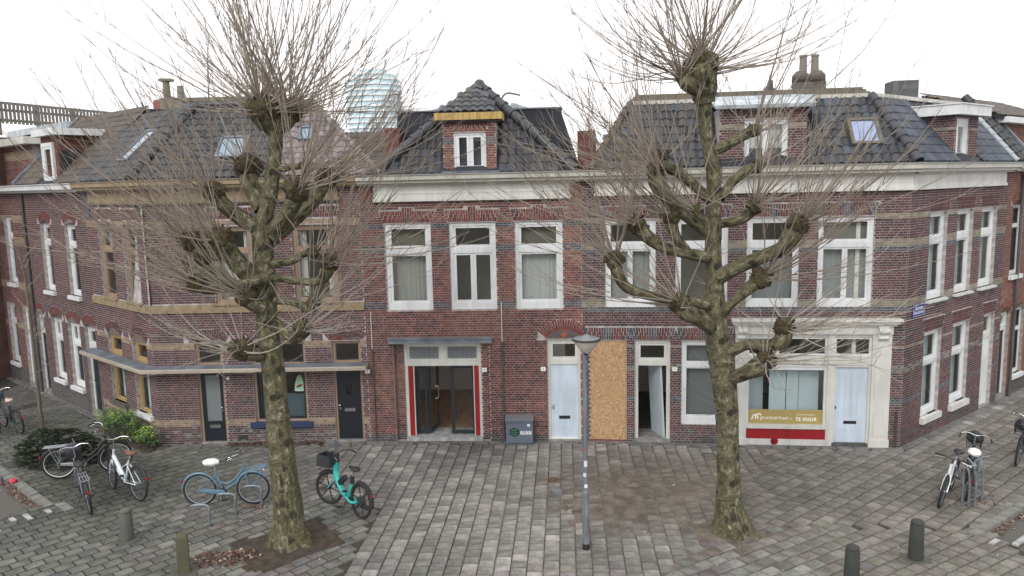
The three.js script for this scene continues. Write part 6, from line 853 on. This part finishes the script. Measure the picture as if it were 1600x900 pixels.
  if (o.type === 'share') { part('battery', boxes([-0.05, 0.05, -0.19, 0.2, -0.045, 0.045]).rotateZ(0.85).translate(0.19, 0.55, 0), MAT.black, R); part('phone_mount', merge([box(0.35, 0.42, 1.08, 1.36, -0.06, -0.035).rotateZ(0)]), std([0.10, 0.12, 0.15], 0.3), R, st); part('seat_clamp', cyl(0.05, 0.04, 0.14, 12).translate(-0.205, 0.62, 0), MAT.black, R); part('rear_guard', new THREE.TorusGeometry(BR + 0.012, 0.05, 6, 24, 2.0).rotateZ(1.25).translate(-0.545, BR, 0), MAT.rubber, R); part('hub_motor', cyl(0.1, 0.1, 0.1, 20).translate(0, -0.05, 0).rotateX(Math.PI / 2).translate(-0.545, BR, 0), MAT.darkmetal, R); }
  if (o.stand !== false) part('kickstand', merge([rod([-0.1, 0.28, -0.05], [-0.16, 0.01, -0.2], 0.011), ...(o.twin ? [rod([-0.1, 0.28, 0.05], [-0.16, 0.01, 0.2], 0.011)] : [])]), dk, R);
  part('rear_light', boxes([-0.91, -0.885, 0.5, 0.56, -0.025, 0.025]), MAT.red, R);
  return R;
}
const blueM = std([0.13, 0.24, 0.33], 0.35, { metal: 0.2 }), whiteM = MAT.plate;
bike('bicycle', 'light blue step through bicycle with white saddle cover and front carrier', [-5.62, 4.30], [-4.53, 4.20], { color: [0.10, 0.20, 0.28], guard: blueM, chaincase: blueM, carrier: blueM, cover: true, twin: true, lean: -0.02, rack: false, rim: std([0.28, 0.36, 0.42], 0.4) });
bike('shared_bicycle', 'teal rental bicycle with black basket right of the left tree', [-1.92, 4.88], [-2.72, 4.16], { type: 'share', color: [0.05, 0.50, 0.45], mag: true, tyre: 0.03, basket: 'box', basketAt: [0.62, 0.80], lean: 0.10, steer: 0.35, guard: MAT.rubber });
const G = 'bicycles parked together on the left of the square';
bike('bicycle', 'black bicycle with silver rear rack and pale tyres beside the conifer', [-9.85, 2.72], [-8.85, 2.35], { color: [0.02, 0.02, 0.022], rackMat: MAT.galv, rim: MAT.plate, chaincase: MAT.galv, lean: 0.05, steer: 0.3, basket: 'wire', scale: 1.14, group: G });
bike('bicycle', 'black and silver bicycle seen from behind in the left group', [-7.98, 4.68], [-8.72, 3.80], { color: [0.025, 0.028, 0.03], guard: MAT.black, rackMat: MAT.galv, forkMat: MAT.galv, basket: 'wire', load: std([0.05, 0.05, 0.07], 0.8), lean: -0.08, scale: 1.14, group: G });
bike('bicycle', 'white and blue electric bicycle with brown saddle in the left group', [-7.28, 4.02], [-8.22, 3.42], { color: [0.62, 0.70, 0.74], fat: 2.1, guard: MAT.black, saddle: std([0.17, 0.08, 0.06], 0.7), lean: 0.06, steer: -0.25, rackMat: MAT.plate, rack: false, scale: 1.14, group: G });
const G2 = 'bicycles at the far left edge';
bike('bicycle', 'black bicycle with light blue crate bag at the far left edge', [-13.5, -0.75], [-14.4, -1.35], { color: [0.02, 0.022, 0.024], basket: 'wire', load: std([0.10, 0.30, 0.45], 0.7), saddle: std([0.5, 0.38, 0.34], 0.7), guard: MAT.black, lean: -0.12, group: G2 });
bike('bicycle', 'dark bicycle half outside the picture at the far left edge', [-13.85, -0.1], [-14.85, -0.6], { color: [0.03, 0.03, 0.03], guard: MAT.black, lean: 0.08, group: G2 });
bike('bicycle', 'white mountain bicycle facing the camera at the right rack', [11.05, 3.28], [10.36, 4.24], { type: 'mtb', color: [0.66, 0.68, 0.70], tyre: 0.026, lean: -0.16, stand: false, forkMat: MAT.plate });
bike('bicycle', 'black city bicycle with a pale cover in the right rack', [11.12, 3.82], [11.62, 2.86], { color: [0.02, 0.02, 0.022], guard: MAT.black, cover: true, basket: 'wire', load: MAT.black, lean: 0.1, stand: false });
bike('bicycle', 'dark bicycle cut by the right edge of the picture', [14.0, 0.95], [13.36, 1.75], { color: [0.025, 0.03, 0.035], guard: MAT.black, lean: -0.1, basket: 'wire', load: MAT.black });
// low tube stands by the blue bicycle
for (const [x, z, l] of [[-4.98, 5.32, 'nearest of the three low bicycle posts by the blue bicycle'], [-4.67, 4.74, 'middle low bicycle post behind the blue bicycle pedals'], [-4.27, 4.30, 'low bicycle post under the front wheel of the blue bicycle']]) {
  const R = thing('bicycle_post', l, 'bicycle stand', x, 0, z, 0.1, 'low bicycle posts'); part('post', pipe([[0, 0, 0], [0, 0.2, 0], [0, 0.42, 0], [-0.06, 0.46, 0], [-0.3, 0.46, -0.02], [-0.36, 0.44, -0.03]], 0.028, 30, 10), MAT.steel, R); part('foot_plate', cyl(0.07, 0.06, 0.02, 14), MAT.darkmetal, R);
}
{
  const R = thing('bicycle_rack', 'galvanised tube bicycle rack holding two bicycles on the right', 'bicycle rack', 11.2, 0, 3.85, 0.7); 
  for (let i = 0; i < 5; i++) { const x = -0.42 + i * 0.17, z = 0.05 * (i % 2); part('hoop', merge([pipe([[x, 0, z], [x, 0.5, z], [x, 0.78, z], [x + 0.02, 0.86, z + 0.04], [x + 0.1, 0.9 + 0.06 * (i % 3), z + 0.2 - 0.3 * (i % 2)]], 0.02, 24, 8), pipe([[x, 0, z + 0.12], [x, 0.55, z + 0.12], [x, 0.8, z + 0.08], [x + 0.02, 0.86, z + 0.04]], 0.02, 20, 8)]), MAT.steel, R); }
  part('rail', rod([-0.5, 0.05, 0.06], [0.35, 0.05, 0.06], 0.02), MAT.steel, R);
}

// the air: far things fade a little
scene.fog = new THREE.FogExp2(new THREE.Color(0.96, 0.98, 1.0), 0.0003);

renderer.render(scene, camera);
